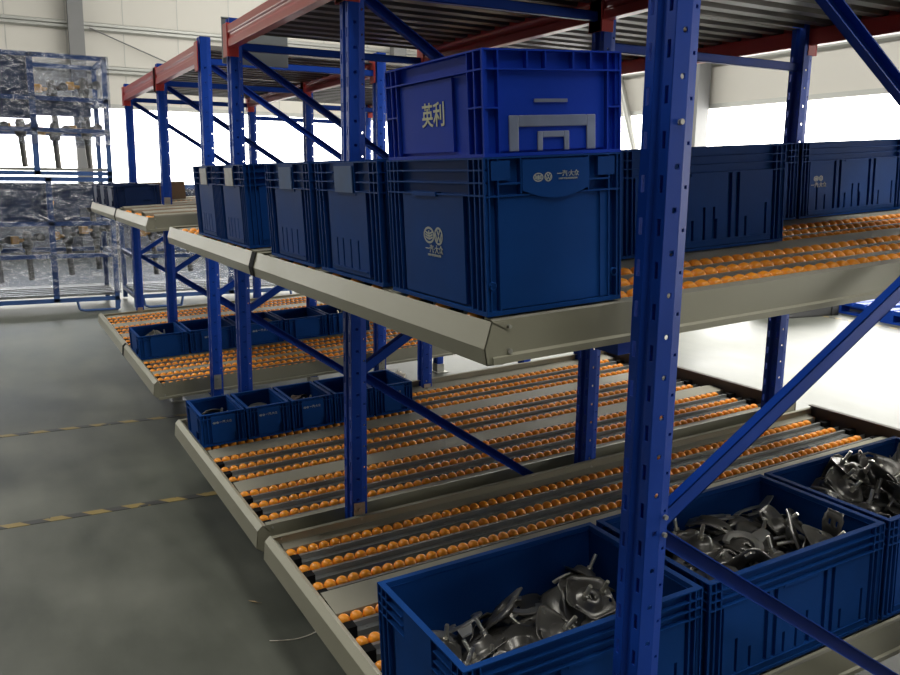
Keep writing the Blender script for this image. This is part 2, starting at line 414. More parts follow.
X1, X2, X3 = 1.03, 2.03, 3.10
def rack(label, lines, clips_per_line):
    r = thing('pallet_rack', label, 'rack', (0, 0, 0))
    r.location = (X1, lines[0], 0)
    sub = bpy.data.objects.new('tmp', None)
    for y, cl in zip(lines, clips_per_line): frame_line(r, y, (X1, X2, X3), cl)
    for y0, y1 in zip(lines, lines[1:]):
        beam(r, X1, y0 + PW, y1, -1); beam(r, X2, y0 + PW, y1, -1); beam(r, X3, y0 + PW, y1, 1)
        decking(r, X1 + .02, X2 - .0, y0 + PW * .5, y1 + PW * .5, BZ0 + .07)
        decking(r, X2 + .035, X3 + PD, y0 + PW * .5, y1 + PW * .5, BZ0 + .07)
    off = Vector(r.location)
    for ch in r.children: ch.location = Vector(ch.location) - off
    return r
A_LINES = [1.12, 2.58, 4.03]
B_LINES = [4.645, 5.90, 7.36]
rackA = rack('blue upright pallet rack with red beams standing nearest the camera', A_LINES, [(), (LOWCLIP + .005,), (LOWCLIP,)])
rackB = rack('blue upright pallet rack with red beams standing farther down the aisle', B_LINES, [(LOWCLIP + .02,), (LOWCLIP + .02, UPCLIP), (LOWCLIP + .02, UPCLIP)])
for z in (H - .62, H - .655, H + .10):
    MB().tube((PD - .012 if z < H else .021, -.002, z), (PD - .012 if z < H else .021, -.008, z), .005, 8).build('bolt', M['zinc'], rackA)

# grey board hung at the end of rack A
sg = MB().box(0, .315, 0, .012, 0, .205).box(-.004, .319, -.003, .0, .2, .207)
o = bev(sg.build('hanging_sign', M['sign']), .002); o.location = (X1 - .012, 4.125, H + .515)
tag(o, 'blank grey board hung under the far end beam of the nearer rack', 'sign')

# ------------------------------------------------------------------ roller shelves
WR = .019
wheel_me = MB().lathe([(.004, -.016), (.0125, -.016), (.0165, -.010), (WR, -.003), (WR, .003), (.0165, .010), (.0125, .016), (.004, .016)], (0, 0, 0), 'y', 12).mesh('wheel', M['orange'])
def roller_shelf(label, x, y0, y1, z, slope, L, lanes, walltop, wallbot, lip, straps=(), skip=(), pitch=.0385, rowoff=.13, nind=100, end=True, sh=0.0):
    """x,z: front end of the roller plane; lanes: y centres (world); lip: front sheet profile in local x,z"""
    r = thing('roller_shelf', label, 'roller shelf', (x, y0, z), (0, -math.atan(slope), 0))
    W = y1 - y0
    # side panels: C profile, lips turned outwards
    for nm, yy, s_ in (('side_panel', 0, 1), ('side_panel', W, -1)):
        ln = [(yy + s_ * .016, walltop - .004), (yy, walltop), (yy, wallbot + .018), (yy - s_ * .0, wallbot + .012), (yy - s_ * .014 * 0, wallbot), (yy + s_ * .03, wallbot)]
        ln = [(yy + s_ * .014, walltop - .003), (yy + s_ * .002, walltop), (yy + s_ * .002, wallbot + .016), (yy - s_ * .004, wallbot + .012), (yy - s_ * .004, wallbot), (yy + s_ * .03, wallbot)]
        MB().ribbon(ln, 'x', .0, L, .0015 * s_).build(nm, M['tray'], r)
    fp = MB().ribbon(lip, 'y', -.001, W + .001, .002).build('front_panel', M['tray'], r)
    for yy in (0, W):
        cp = MB(); q = [(a, b) for a, b in lip if a < .03] + [(.03, wallbot), (.03, walltop - .002)]
        cp.sweep(q, 'y', yy - .001, yy + .001).build('corner_plate', M['tray'], r)
    for (ya, yb) in straps:
        MB().ribbon([(a - .0035, b + .001) for a, b in lip], 'y', ya - y0, yb - y0, .0015).build('joint_strap', M['dark'], r)
    for yy in (.002, W - .006):
        MB().tube((.035, yy - .006, wallbot + .02), (.035, yy + .012, wallbot + .02), .005, 8).build('bolt', M['zinc'], r)
        MB().tube((.035, yy - .008, walltop - .012), (.035, yy + .012, walltop - .012), .0035, 8).build('bolt', M['zinc'], r)
    if end: MB().box(L - .004, L, 0, W, wallbot, walltop + .012).box(L - .02, L + .002, 0, W, walltop + .009, walltop + .012).build('end_panel', M['rust'], r)
    for q in (.28, L * .5, L - .3): MB().box(q, q + .05, .005, W - .005, -.095, -.062).build('cross_bar', M['blue'], r)
    # guide strips between lanes
    rows = []
    cs = [c - y0 for c in lanes]
    edges = []
    half = rowoff
    lo = 0.004; srt = sorted(cs)
    for i, c in enumerate(srt):
        a = c - half - .058; 
        if i == 0 and a - lo > .02: edges.append((lo, a))
        b_ = c + half + .026
        nx = srt[i + 1] - half - .058 if i + 1 < len(srt) else W - .004
        if nx - b_ > .015: edges.append((b_, nx))
    for a, b_ in edges:
        MB().ribbon([(a, -.03), (a + .001, -.010 + sh), (b_ - .001, -.004 + sh), (b_, -.03)], 'x', .035, L - .02, .0012).build('guide_strip', M['strip'], r)
    tl = [(.024, -.016), (.022, -.044), (-.020, -.044), (-.020, -.014), (-.032, -.014), (-.032, -.030), (-.054, -.030), (-.054, -.052)]
    tmb = MB().ribbon(tl, 'x', 0, L - .06, .0013)
    xh = .06
    while xh < L - .12:
        tmb.box(xh, xh + .007, -.046, -.040, -.0299, -.0282); xh += .045
    tme = tmb.mesh('roller_track', M['track'])
    cap = MB().box(-.012, .03, -.056, -.02, -.05, -.012).mesh('end_cap', M['dark']); cap2 = MB().box(L - .09, L - .05, -.054, -.02, -.05, -.010).mesh('end_cap', M['dark'])
    cand = []
    for li, c in enumerate(srt):
        for k, dy in enumerate((half, 0, -half)):
            yy = c + dy
            t = bpy.data.objects.new('roller_track', tme); COL.objects.link(t); t.parent = r; t.location = (.035, yy, 0)
            for cm in (cap, cap2): e = bpy.data.objects.new('end_cap', cm); COL.objects.link(e); e.parent = t
            n = int((L - .1) / pitch)
            for i in range(n): cand.append((.012 + i * pitch, t, yy, li in skip))
    camp = Vector((0, 0, H))
    base = Vector((x, y0, z))
    def key(c):
        xx = c[0] + .035
        return (c[3], (base + Vector((xx, c[2], slope * xx)) - camp).length)
    cand.sort(key=key)
    for c in cand[:nind]:
        o = bpy.data.objects.new('wheel', wheel_me); COL.objects.link(o); o.parent = c[1]; o.location = (c[0], 0, -WR)
    rest = MB()
    for c in cand[nind:]:
        rest.lathe([(.004, -.016), (.0125, -.016), (.0165, -.010), (WR, 0), (.0165, .010), (.0125, .016), (.004, .016)], (c[0] + .035, c[2], -WR), 'y', 10)
    o = rest.build('wheels', M['orange'], r, fix=False); o['kind'] = 'stuff'
    return r
LIP_UP = [(.032, -.012), (.004, .004), (0, .006), (-.016, -.040), (-.012, -.070), (.02, -.072)]
LIP_LO = [(.026, .004), (.004, .030), (0, .032), (-.018, .016), (-.026, -.045), (-.006, -.062), (.02, -.062)]
SU, SL = .058, .05
AU_X, AU_Z = .742, H - .2465
AL_X, AL_Z = .735, H - 1.199
BL_X, BL_Z = .745, H - 1.15
BU_X, BU_Z = .742, H - .232
au1 = roller_shelf('upper roller shelf of the nearer rack under the two stacked crates', AU_X, 1.215, 2.66, AU_Z, SU, 2.6, (1.485, 1.94, 2.395), .006, -.070, LIP_UP, straps=((2.655, 2.70),), skip=(2,))
au2 = roller_shelf('upper roller shelf at the far bay of the nearer rack, under two navy crates', AU_X, 2.70, 4.12, AU_Z, SU, 2.6, (3.05, 3.47, 3.89), .006, -.070, LIP_UP, skip=(0, 1))
al1 = roller_shelf('low roller shelf carrying the three big crates of metal parts', AL_X, 1.20, 2.572, AL_Z, SL, 2.62, (1.44, 1.905, 2.375), .030, -.062, LIP_LO, skip=(0,))
al2 = roller_shelf('low roller shelf carrying five small crates side by side', AL_X, 2.658, 4.085, AL_Z + .002, SL, 2.62, (2.945, 3.385, 3.83), .030, -.062, LIP_LO, skip=(2,))
bl1 = roller_shelf('low roller shelf with open crates at the near bay of the farther rack', BL_X, 4.725, 5.89, BL_Z, SL, 2.62, (4.93, 5.30, 5.67), .016, -.075, LIP_LO, straps=((5.885, 5.93),), skip=(2,), rowoff=.12)
bl2 = roller_shelf('empty low roller shelf at the far bay of the farther rack', BL_X, 5.93, 7.36, BL_Z, SL, 2.62, (6.2, 6.66, 7.12), .016, -.075, LIP_LO)
bu1 = roller_shelf('empty upper roller shelf at the near bay of the farther rack', BU_X, 4.725, 5.95, BU_Z, SU, 2.6, (4.92, 5.33, 5.72), .006, -.070, LIP_UP, straps=((5.945, 5.99),), rowoff=.10, sh=.022)
bu2 = roller_shelf('upper roller shelf with dark crates at the far bay of the farther rack', BU_X, 5.99, 7.42, BU_Z, SU, 2.6, (6.27, 6.72, 7.17), .006, -.070, LIP_UP, sh=.012)

# ------------------------------------------------------------------ crates
def relief(mb, W, Hh, rects, place, base=-.009, wmax=None):
    """stepped wall face: rects (s0,s1,z0,z1,depth) painted in order over the base depth"""
    ss = sorted({0, W} | {min(max(v, 0), W) for r in rects for v in r[:2]}); zs = sorted({0, Hh} | {min(max(v, 0), Hh) for r in rects for v in r[2:4]})
    ss = [s for i, s in enumerate(ss) if i == 0 or s - ss[i - 1] > 1e-5]; zs = [s for i, s in enumerate(zs) if i == 0 or s - zs[i - 1] > 1e-5]
    D = [[base] * (len(zs) - 1) for _ in range(len(ss) - 1)]
    for r in rects:
        for i in range(len(ss) - 1):
            for j in range(len(zs) - 1):
                cs, cz = (ss[i] + ss[i + 1]) / 2, (zs[j] + zs[j + 1]) / 2
                if r[0] < cs < r[1] and r[2] < cz < r[3]: D[i][j] = r[4]
    for i in range(len(ss) - 1):
        for j in range(len(zs) - 1):
            d = D[i][j]; a, b, c, e = ss[i], ss[i + 1], zs[j], zs[j + 1]
            mb.add([place(a, c, d), place(b, c, d), place(b, e, d), place(a, e, d)], [(0, 1, 2, 3)])
            if i + 1 < len(ss) - 1 and abs(D[i + 1][j] - d) > 1e-6:
                d2 = D[i + 1][j]; mb.add([place(b, c, d), place(b, c, d2), place(b, e, d2), place(b, e, d)], [(0, 1, 2, 3)])
            if j + 1 < len(zs) - 1 and abs(D[i][j + 1] - d) > 1e-6:
                d2 = D[i][j + 1]; mb.add([place(a, e, d), place(b, e, d), place(b, e, d2), place(a, e, d2)], [(0, 1, 2, 3)])
    for i in range(len(ss) - 1):
        a, b = ss[i], ss[i + 1]
        for z, d in ((0, D[i][0]), (Hh, D[i][-1])):
            if d < -1e-6: mb.add([place(a, z, d), place(b, z, d), place(b, z, 0), place(a, z, 0)], [(0, 1, 2, 3)])
R0 = -.0115
def corner(W, Hh, ribs=((0, .0035), (.020, .0235), (.040, .0435))):
    out = []
    for a, b in ribs: out += [(a, b, 0, Hh, 0), (W - b, W - a, 0, Hh, 0)]
    return out
def flange(W, Hh, levels, t=.003, s0=0, s1=None): return [(s0, W if s1 is None else s1, Hh - l - t, Hh - l, 0) for l in levels]
def face_short_handle(W, Hh):        # 300 mm end with the bowed handle plate
    k = Hh / .28; a, b = W * .26, W * .74
    r = [(W * .09, W * .91, .01, Hh - .07 * k, -.003)] + corner(W, Hh, ((0, .0035), (.009, .012), (.028, .031)))
    r += flange(W, Hh, (0, .066 * k)) + [(0, W, 0, .008, 0)] + flange(W, Hh, (.045 * k,), s0=.03, s1=a) + flange(W, Hh, (.045 * k,), s0=b, s1=W - .03)
    r += [(.016, .055, Hh - .040 * k, Hh - .006, -.001), (W - .055, W - .016, Hh - .040 * k, Hh - .006, -.001)]
    r += [(a - .003, a, Hh - .066 * k, Hh, 0), (b, b + .003, Hh - .066 * k, Hh, 0), (W * .74, W * .84, .01, Hh - .07 * k, -.006)]
    return r
def face_three_rim(W, Hh):           # 400 mm side with three thin rims over a flat panel
    k = Hh / .28
    return [(W * .17, W * .80, .012, Hh - .066 * k, -.003)] + corner(W, Hh, ((0, .0035), (.014, .018), (.032, .036), (.052, .055))) + \
        flange(W, Hh, (0, .020 * k, .042 * k, .064 * k)) + [(0, W, 0, .008, 0), (W * .30, W * .55, Hh - .070 * k, Hh - .062 * k, .002)]
def face_end_tab(W, Hh):             # 400 mm end with centre tongue, short rims and a bottom comb
    k = Hh / .28; c0, c1 = W * .34, W * .66
    r = [(W * .20, W * .80, .012, Hh - .07 * k, -.003)] + corner(W, Hh, ((0, .004), (.022, .026), (.046, .050)))
    r += flange(W, Hh, (0, .068 * k)) + flange(W, Hh, (.024 * k, .046 * k), s0=0, s1=c0 - .01) + flange(W, Hh, (.024 * k, .046 * k), s0=c1 + .01, s1=W)
    r += [(c0, c1, Hh - .078 * k, Hh - .003, -.001), (0, W, 0, .008, 0)]
    for q in (.30, .40, .52, .64): r.append((W * q, W * q + .008, .022, Hh * .34, R0))
    r += [(W * .22, W * .78, .022, .025, 0)]
    return r
def face_long(W, Hh):                # 600 mm side: twin recess ribs at the thirds
    k = Hh / .28
    r = [(.05, W - .05, .010, Hh - .070 * k, -.0025)] + corner(W, Hh, ((0, .004), (.018, .022), (.036, .040)))
    for t in (1 / 3, 2 / 3):
        c = W * t
        for o_ in (-.022, .008): r.append((c + o_, c + o_ + .015, .030, Hh - .004, R0))
    for o_ in (-.115, -.07, -.018, .012, .045, .125):
        for t in (1 / 3, 2 / 3):
            r.append((W * t + o_, W * t + o_ + .009, .028, Hh * (.42 if abs(o_) > .1 else .30), R0))
    r += flange(W, Hh, (0, .024 * k, .046 * k, .068 * k)) + [(0, W, 0, .008, 0), (.05, W - .05, .024, .027, 0), (W * .40, W * .60, Hh - .076 * k, Hh - .068 * k, .001)]
    return r
def face_royal(W, Hh):
    r = [(W * .15, W * .70, .012, Hh - .038, -.006)] + corner(W, Hh, ((0, .004), (.028, .032), (.052, .055)))
    return r + flange(W, Hh, (0, .032)) + [(0, W, 0, .006, 0), (0, .055, Hh * .46, Hh * .46 + .003, 0), (W - .055, W, Hh * .46, Hh * .46 + .003, 0)]
def face_royal_end(W, Hh):
    r = [(.035, W - .035, .010, Hh - .035, -.007)] + corner(W, Hh, ((0, .004), (.030, .033)))
    r += flange(W, Hh, (0, .032)) + [(0, W, 0, .006, 0), (0, .03, Hh * .45, Hh * .45 + .003, 0), (W - .03, W, Hh * .45, Hh * .45 + .003, 0)]
    for q in (.30, .43, .63, .76): r.append((W * q, W * q + .003, Hh - .032, Hh, 0))
    return r
def face_small(W, Hh):
    return [(W * .24, W * .78, .012, Hh - .012, -.001)] + corner(W, Hh, ((0, .004), (.014, .018), (.03, .034))) + flange(W, Hh, (0, .02), s0=0) + \
        [(W * .24, W * .78, .012, Hh - .010, -.001), (0, W, 0, .008, 0), (W * .62, W * .78, .012, .05, R0)]

def crate_body(W, D, Hh, fx, fy, m, fill=.006):
    """W along x, D along y; fx = relief on the ends facing +-x, fy = on the sides facing +-y"""
    mb = MB(); t = .015
    relief(mb, D, Hh, fx(D, Hh), lambda s, z, d: (-d, D - s, z), R0)
    relief(mb, D, Hh, fx(D, Hh), lambda s, z, d: (W + d, s, z), R0)
    relief(mb, W, Hh, fy(W, Hh), lambda s, z, d: (s, -d, z), R0)
    relief(mb, W, Hh, fy(W, Hh), lambda s, z, d: (W - s, D + d, z), R0)
    mb.add([(0, 0, 0), (W, 0, 0), (W, D, 0), (0, D, 0)], [(0, 3, 2, 1)])
    mb.add([(t, t, Hh), (W - t, t, Hh), (W - t, D - t, Hh), (t, D - t, Hh), (t + .004, t + .004, fill), (W - t - .004, t + .004, fill), (W - t - .004, D - t - .004, fill), (t + .004, D - t - .004, fill)],
           [(0, 4, 5, 1), (1, 5, 6, 2), (2, 6, 7, 3), (3, 7, 4, 0), (4, 7, 6, 5)])
    # inner rim step
    for z_, i_ in ((Hh - .012, .003),):
        mb.add([(t, t, z_), (W - t, t, z_), (W - t, D - t, z_), (t, D - t, z_), (t + i_, t + i_, z_), (W - t - i_, t + i_, z_), (W - t - i_, D - t - i_, z_), (t + i_, D - t - i_, z_)],
               [(0, 1, 5, 4), (1, 2, 6, 5), (2, 3, 7, 6), (3, 0, 4, 7)])
    mb.add([(0, 0, Hh), (W, 0, Hh), (W, D, Hh), (0, D, Hh), (t, t, Hh), (W - t, t, Hh), (W - t, D - t, Hh), (t, D - t, Hh)],
           [(0, 1, 5, 4), (1, 2, 6, 5), (2, 3, 7, 6), (3, 0, 4, 7)])
    return mb.mesh('body', m)

TEXTS = {}
def text(name, body, size, m, parent, loc, rot, align='CENTER', sx=1.0, ext=.0004):
    c = bpy.data.curves.new(name, 'FONT'); c.body = body; c.size = size; c.align_x = align; c.align_y = 'CENTER'; c.extrude = ext; c.fill_mode = 'FRONT'
    c.offset = size * .012
    c.materials.append(m)
    key = (body, size, m.name)
    if key not in TEXTS:
        tmp = bpy.data.objects.new('tmp_text', c); COL.objects.link(tmp); bpy.context.view_layer.update()
        TEXTS[key] = bpy.data.meshes.new_from_object(tmp.evaluated_get(bpy.context.evaluated_depsgraph_get()))
        bpy.data.objects.remove(tmp)
    o = bpy.data.objects.new(name, TEXTS[key]); COL.objects.link(o); o.parent = parent; o.location = loc; o.rotation_euler = rot; o.scale = (sx, 1, 1)
    return o
FACE_Y = (math.pi / 2, 0, 0)               # lettering on a face looking to -y
FACE_X = (math.pi / 2, 0, -math.pi / 2)    # lettering on a face looking to -x
def emblem_mesh(kind, m):
    """an oval maker's badge drawn in local x,z as raised strokes facing -y"""
    mb = MB(); n = 28
    def ring(rx, rz, w_):
        vs = []; f = []
        for i in range(n):
            a = math.tau * i / n
            vs += [(rx * math.cos(a), -.0006, rz * math.sin(a)), ((rx - w_) * math.cos(a), -.0006, (rz - w_) * math.sin(a))]
            j = (i + 1) % n; f.append((2 * i, 2 * j, 2 * j + 1, 2 * i + 1))
        mb.add(vs, f)
    def stroke(p, q, w_):
        p, q = Vector(p), Vector(q); d = (q - p).normalized(); k = Vector((-d.y, d.x)) * w_ / 2
        mb.add([(a.x, -.0006, a.y) for a in (p + k, p - k, q - k, q + k)], [(0, 1, 2, 3)])
    if kind == 'oval':
        ring(1.25, .9, .24); stroke((0, -.5), (0, .5), .26)
        for s_ in (-1, 1):
            for z in (-.28, 0, .28): stroke((s_ * .15, z - .12), (s_ * .85, z + .1), .19)
    else:
        ring(.95, .95, .22)
        for s_ in (-1, 1):
            stroke((s_ * .36, .68), (0, .06), .2)
            stroke((s_ * .68, .28), (s_ * .33, -.6), .19); stroke((s_ * .33, -.6), (0, -.02), .19)
    return mb.mesh('emblem', m)
EM = {k: emblem_mesh(k, M['ink']) for k in ('oval', 'round')}
def emblems(parent, at, u, size, rot, gap=2.35):
    for k, q in (('oval', 0), ('round', gap)):
        o = bpy.data.objects.new('emblem', EM[k]); COL.objects.link(o); o.parent = parent
        o.location = Vector(at) + Vector(u) * size * q; o.rotation_euler = rot; o.scale = (size,) * 3

def shelf_pt(sh, lx, wy, lz=0.0):
    """world position of a point at distance lx along shelf sh, at world y, height lz above its rollers"""
    r = sh.rotation_euler.y; b = sh.location
    return (b.x + lx * math.cos(r) + lz * math.sin(r), wy, b.z - lx * math.sin(r) + lz * math.cos(r))
BODY = {}
def crate(kind, label, sh, lx, wy, group=None, lz=0.0005, name='storage_crate', mtl=None):
    spec = {'front': (.304, .405, .28, face_three_rim, face_short_handle, 'crate'), 'royal': (.30, .40, .181, face_royal, face_royal_end, 'crate_royal'),
            'long': (.61, .405, .28, face_end_tab, face_long, 'crate'), 'small': (.200, .300, .147, face_small, face_small, 'crate'),
            'wide': (.30, .40, .147, face_small, face_small, 'crate')}[kind]
    if (kind, mtl) not in BODY: BODY[(kind, mtl)] = crate_body(*spec[:5], M[mtl or spec[5]])
    r = thing(name, label, 'crate', shelf_pt(sh, lx, wy, lz), sh.rotation_euler, group)
    b = bpy.data.objects.new('body', BODY[(kind, mtl)]); COL.objects.link(b); b.parent = r
    return r, spec
# -- the two stacked crates at the corner
c1, s = crate('front', 'navy crate with two rims and bowed handle plate, under the royal blue crate', au1, .030, 1.278)
W, D, Hh = s[:3]
hp_ = MB(); n = 12
pr = [(W * .26, Hh - .006), (W * .74, Hh - .006), (W * .74, Hh - .060)] + [(W * .74 - W * .48 * i / n, Hh - .060 - .016 * math.sin(math.pi * i / n)) for i in range(1, n)] + [(W * .26, Hh - .060)]
hp_.sweep(pr, 'y', -.002, .004).build('handle_plate', M['crate'], c1)
emblems(c1, (W * .37, -.0026, Hh - .038), (1, 0, 0), .0088, (0, 0, 0), 2.45)
text('lettering', '一汽·大众', .0115, M['ink'], c1, (W * .585, -.0026, Hh - .034), FACE_Y)
text('lettering', 'FAW-VOLKSWAGEN', .0045, M['ink'], c1, (W * .585, -.0026, Hh - .0425), FACE_Y)
emblems(c1, (.0022, D * .55, Hh * .475), (0, -1, 0), .0185, (0, 0, -math.pi / 2), 2.2)
text('lettering', '一汽·大众', .0175, M['ink'], c1, (.0022, D * .50, Hh * .375), FACE_X)
text('lettering', 'FAW-VOLKSWAGEN', .0060, M['ink'], c1, (.0022, D * .50, Hh * .335), FACE_X)
rg = [(.013, .045), (W - .018, .045)]
for x_, z_ in rg: MB().lathe([(.006, -.0012), (.008, -.0012), (.008, .003)], (x_, 0, z_ + .01), 'y', 14).build('boss_ring', M['crate'], c1)
c2, s = crate('royal', 'royal blue crate with cream characters, stacked on top of a navy crate', au1, .030 + .005, 1.281, lz=.281)
W, D, Hh = s[:3]
text('lettering', '英利', .048, M['ink_y'], c2, (.0052, D * .49, Hh * .435), FACE_X, sx=1.0)
lh = MB()
def arch(mb, x0, x1, z0, z1, w_, y0, y1):
    mb.box(x0, x0 + w_, y0, y1, z0, z1).box(x1 - w_, x1, y0, y1, z0, z1).box(x0 + w_, x1 - w_, y0, y1, z1 - w_, z1)
arch(lh, W * .18, W * .81, .008, .070, .020, .0035, .0065)
bev(lh.build('label_pouch', M['pouch'], c2), .002)
lh = MB(); arch(lh, W * .38, W * .61, .008, .042, .011, .0035, .006)
bev(lh.build('label_pouch', M['pouch'], c2), .0015)
MB().box(W * .36, W * .60, .004, .006, .092, .098).build('label_strip', M['pouch'], c2)
# -- big crates on the upper shelf
def ends(c, D, Hh, light=0):
    k = MB().box(-.003, -.0012, D * .36, D * .64, Hh - .072, Hh - .010)
    k.build('label_card', M['card_w'] if light else M['card'], c)
long_specs = [
    ('navy crate second in the aisle row, pale card on its tongue, beside the stacked pair', au1, .030, 1.735, 0),
    ('navy crate third in the aisle row, before the dark gap at the middle upright', au1, .030, 2.190, 0),
    ('navy crate just past the middle upright, off-white card with a torn corner', au2, .030, 2.850, 1),
    ('navy crate at the far end of the upper row beside the end upright', au2, .030, 3.25, 1),
]
for lb, sh, lx, wy, li in long_specs:
    c, s = crate('long', lb, sh, lx, wy, 'long navy crates on the upper roller shelves'); ends(c, s[1], s[2], li)
    if wy > 2.3: c.scale = (1, .385 / .405 if wy > 2.8 else 1, 1)
c, s = crate('long', 'long navy crate behind the near upright, comb ribs along its lower edge', au1, .712, 1.735, 'long navy crates on the upper roller shelves')
for lb, lx in (('long navy crate half hidden behind the comb-ribbed crate', 1.315), ('long navy crate with faded print, rearmost on the upper shelf', 1.945)):
    c, s = crate('long', lb, au1, lx, 2.190, 'long navy crates on the upper roller shelves')
    if lx > 1.5:
        emblems(c, (.085, -.0008 + .0025, s[2] * .52), (1, 0, 0), .011, (0, 0, 0), 2.4)
        text('lettering', '一汽·大众', .020, M['ink'], c, (.10, .0018, s[2] * .43), FACE_Y)
# -- the three big crates of parts on the low shelf
BIG = []
for lb, lx in (('big navy crate nearest the aisle end, half full of stamped steel brackets', -.002), ('big navy crate in the middle, heaped with stamped steel brackets', .628), ('big navy crate at the right edge, heaped with dark steel brackets', 1.255)):
    c, s = crate('long', lb, al1, lx, 1.25, 'big crates of brackets on the low shelf', lz=.006); BIG.append(c)
# -- small crates
SMALL = []
for i, lb in enumerate(('small navy crate of the low row at its left end, overhanging the shelf lip', 'small navy crate second from the left end of the low row', 'small navy crate in the middle of the low row of five', 'small empty navy crate crossed by the middle upright', 'small navy crate at the right end of the low row')):
    c, s = crate('small', lb, al2, .022 + .2105 * i, 3.680, 'small crates on the low shelf'); SMALL.append(c)
    if i != 3:
        emblems(c, (.062, -.0002, .105), (1, 0, 0), .0055, (0, 0, 0), 2.5)
        text('lettering', '一汽·大众', .013, M['ink'], c, (.112, -.0002, .105), FACE_Y)
WIDE = []
for i, lb in enumerate(('wide shallow navy crate first from the aisle on the farther low shelf', 'wide shallow navy crate second from the aisle on the farther low shelf', 'wide shallow navy crate between the end uprights on the farther low shelf', 'wide shallow navy crate fourth from the aisle on the farther low shelf', 'wide shallow navy crate last of its row on the farther low shelf', 'wide shallow navy crate under the shelf lip on the farther low shelf')[:5]):
    c, s = crate('wide', lb, bl1, .022 + .315 * i, 5.468, 'wide crates on the farther low shelf'); WIDE.append(c)
    if i in (1, 2):
        emblems(c, (.10, -.0002, .095), (1, 0, 0), .007, (0, 0, 0), 2.5); text('lettering', '一汽·大众', .017, M['ink'], c, (.165, -.0002, .095), FACE_Y)
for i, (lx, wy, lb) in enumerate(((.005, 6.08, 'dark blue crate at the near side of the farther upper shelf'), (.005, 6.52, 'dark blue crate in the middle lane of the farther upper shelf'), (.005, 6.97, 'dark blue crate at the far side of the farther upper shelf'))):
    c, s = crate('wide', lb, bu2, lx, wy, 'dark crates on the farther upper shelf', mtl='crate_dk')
ct = thing('cardboard_box', 'brown cardboard box behind the dark crates on the farther upper shelf', 'box', shelf_pt(bu2, .33, 6.97, .001), bu2.rotation_euler)
bev(MB().box(0, .32, 0, .38, 0, .14).build('carton', M['carton'], ct), .003)
MB().box(-.0008, .3208, .165, .215, .02, .1408).build('packing_tape', mat('brown_tape', (.36, .27, .16), .35), ct)

#PARTS-BEGIN
# ------------------------------------------------------------------ stamped steel parts in the crates
def seat_plate_mesh(m, seed=0):
    mb = MB(); n = 30; ts = (.13, .28, .44, .56, .64, .80, .92, 1.0); rnd = random.Random(seed)
    zz = (.021, .024, .020, .005, .001, 0, 0, .003)
    def R(a):
        k = 5 if seed else 4; b = (a + .3) % (math.tau / k) - math.pi / k      # straight-sided outline with clipped corners
        return min(.076, .062 / max(.2, math.cos(b))) * (1 + .15 * math.cos(a)) 
    vs = []
    for t, z in zip(ts, zz):
        for i in range(n):
            a = math.tau * i / n; r = R(a) * t if t > .7 else (.060 * t + .001 * math.sin(2 * a))
            vs.append((r * math.cos(a) + .010 * t, r * math.sin(a), z))
    f = []
    for j in range(len(ts) - 1):
        for i in range(n):
            if j == 5 and i in (4, 5, 12, 24): continue
            f.append((j * n + i, j * n + (i + 1) % n, (j + 1) * n + (i + 1) % n, (j + 1) * n + i))
    mb.add(vs, f, True); mb.v = [tuple(c * .93 for c in p) for p in mb.v]; return mb.mesh('plate', m)
def horseshoe_mesh(m):
    mb = MB(); n = 26; pts = []
    for i in range(n + 1):
        a = math.radians(38 + 284 * i / n); w_ = .026 if 4 < i < n - 4 else .020
        pts.append((a, w_))
    vs = []
    for a, w_ in pts:
        c, s_ = math.cos(a), math.sin(a)
        for r, z in ((.058, 0), (.058, .005), (.058 - w_ * .5, .0068), (.058 - w_, .005), (.058 - w_, 0)): vs.append((r * c, r * s_ * .92, z))
    k = 5; f = []
    for i in range(n):
        for j in range(k): f.append((i * k + j, i * k + (j + 1) % k, (i + 1) * k + (j + 1) % k, (i + 1) * k + j))
    f += [tuple(range(k))[::-1], tuple(range(n * k, n * k + k))]
    mb.add(vs, f)
    mb.add([(-.05, -.02, .003), (-.085, -.014, .020), (-.085, .014, .020), (-.05, .02, .003), (-.05, -.02, .007), (-.085, -.014, .024), (-.085, .014, .024), (-.05, .02, .007)],
           [(0, 1, 2, 3), (4, 7, 6, 5), (0, 4, 5, 1), (1, 5, 6, 2), (2, 6, 7, 3)])
    mb.v = [tuple(c * .93 for c in p) for p in mb.v]; return mb.mesh('plate', m)
def tongue_mesh(m):
    mb = MB(); nx, ny = 18, 8; vs = []; f = []
    for i in range(nx + 1):
        u = i / nx; x = -.07 + .14 * u; w_ = .034 * (1 - .35 * u ** 2) * (1 if u > .08 else .8) * (1 if u < .94 else .7)
        for j in range(ny + 1):
            v = j / ny * 2 - 1
            vs.append((x, v * w_, .022 * (1 - (2 * u - 1) ** 2) + .006 * v * v * (1 if .2 < u < .8 else .2)))
    for i in range(nx):
        for j in range(ny):
            if (i in (3, 4) and j in (2, 5)) or (i in (13,) and j in (3, 4)): continue
            a = i * (ny + 1) + j; f.append((a, a + 1, a + ny + 2, a + ny + 1))
    mb.add(vs, f, True); mb.v = [tuple(c * .93 for c in p) for p in mb.v]; return mb.mesh('plate', m)
def stud_mesh():
    mb = MB().tube((0, 0, 0), (0, 0, .012), .0085, 6, smooth=False).tube((0, 0, .012), (0, 0, .046), .0048, 10)
    for i in range(7): mb.lathe([(.0048, 0), (.0056, .0012), (.0048, .0024)], (0, 0, .017 + i * .004), 'z', 10)
    return mb.mesh('stud', M['stud'])
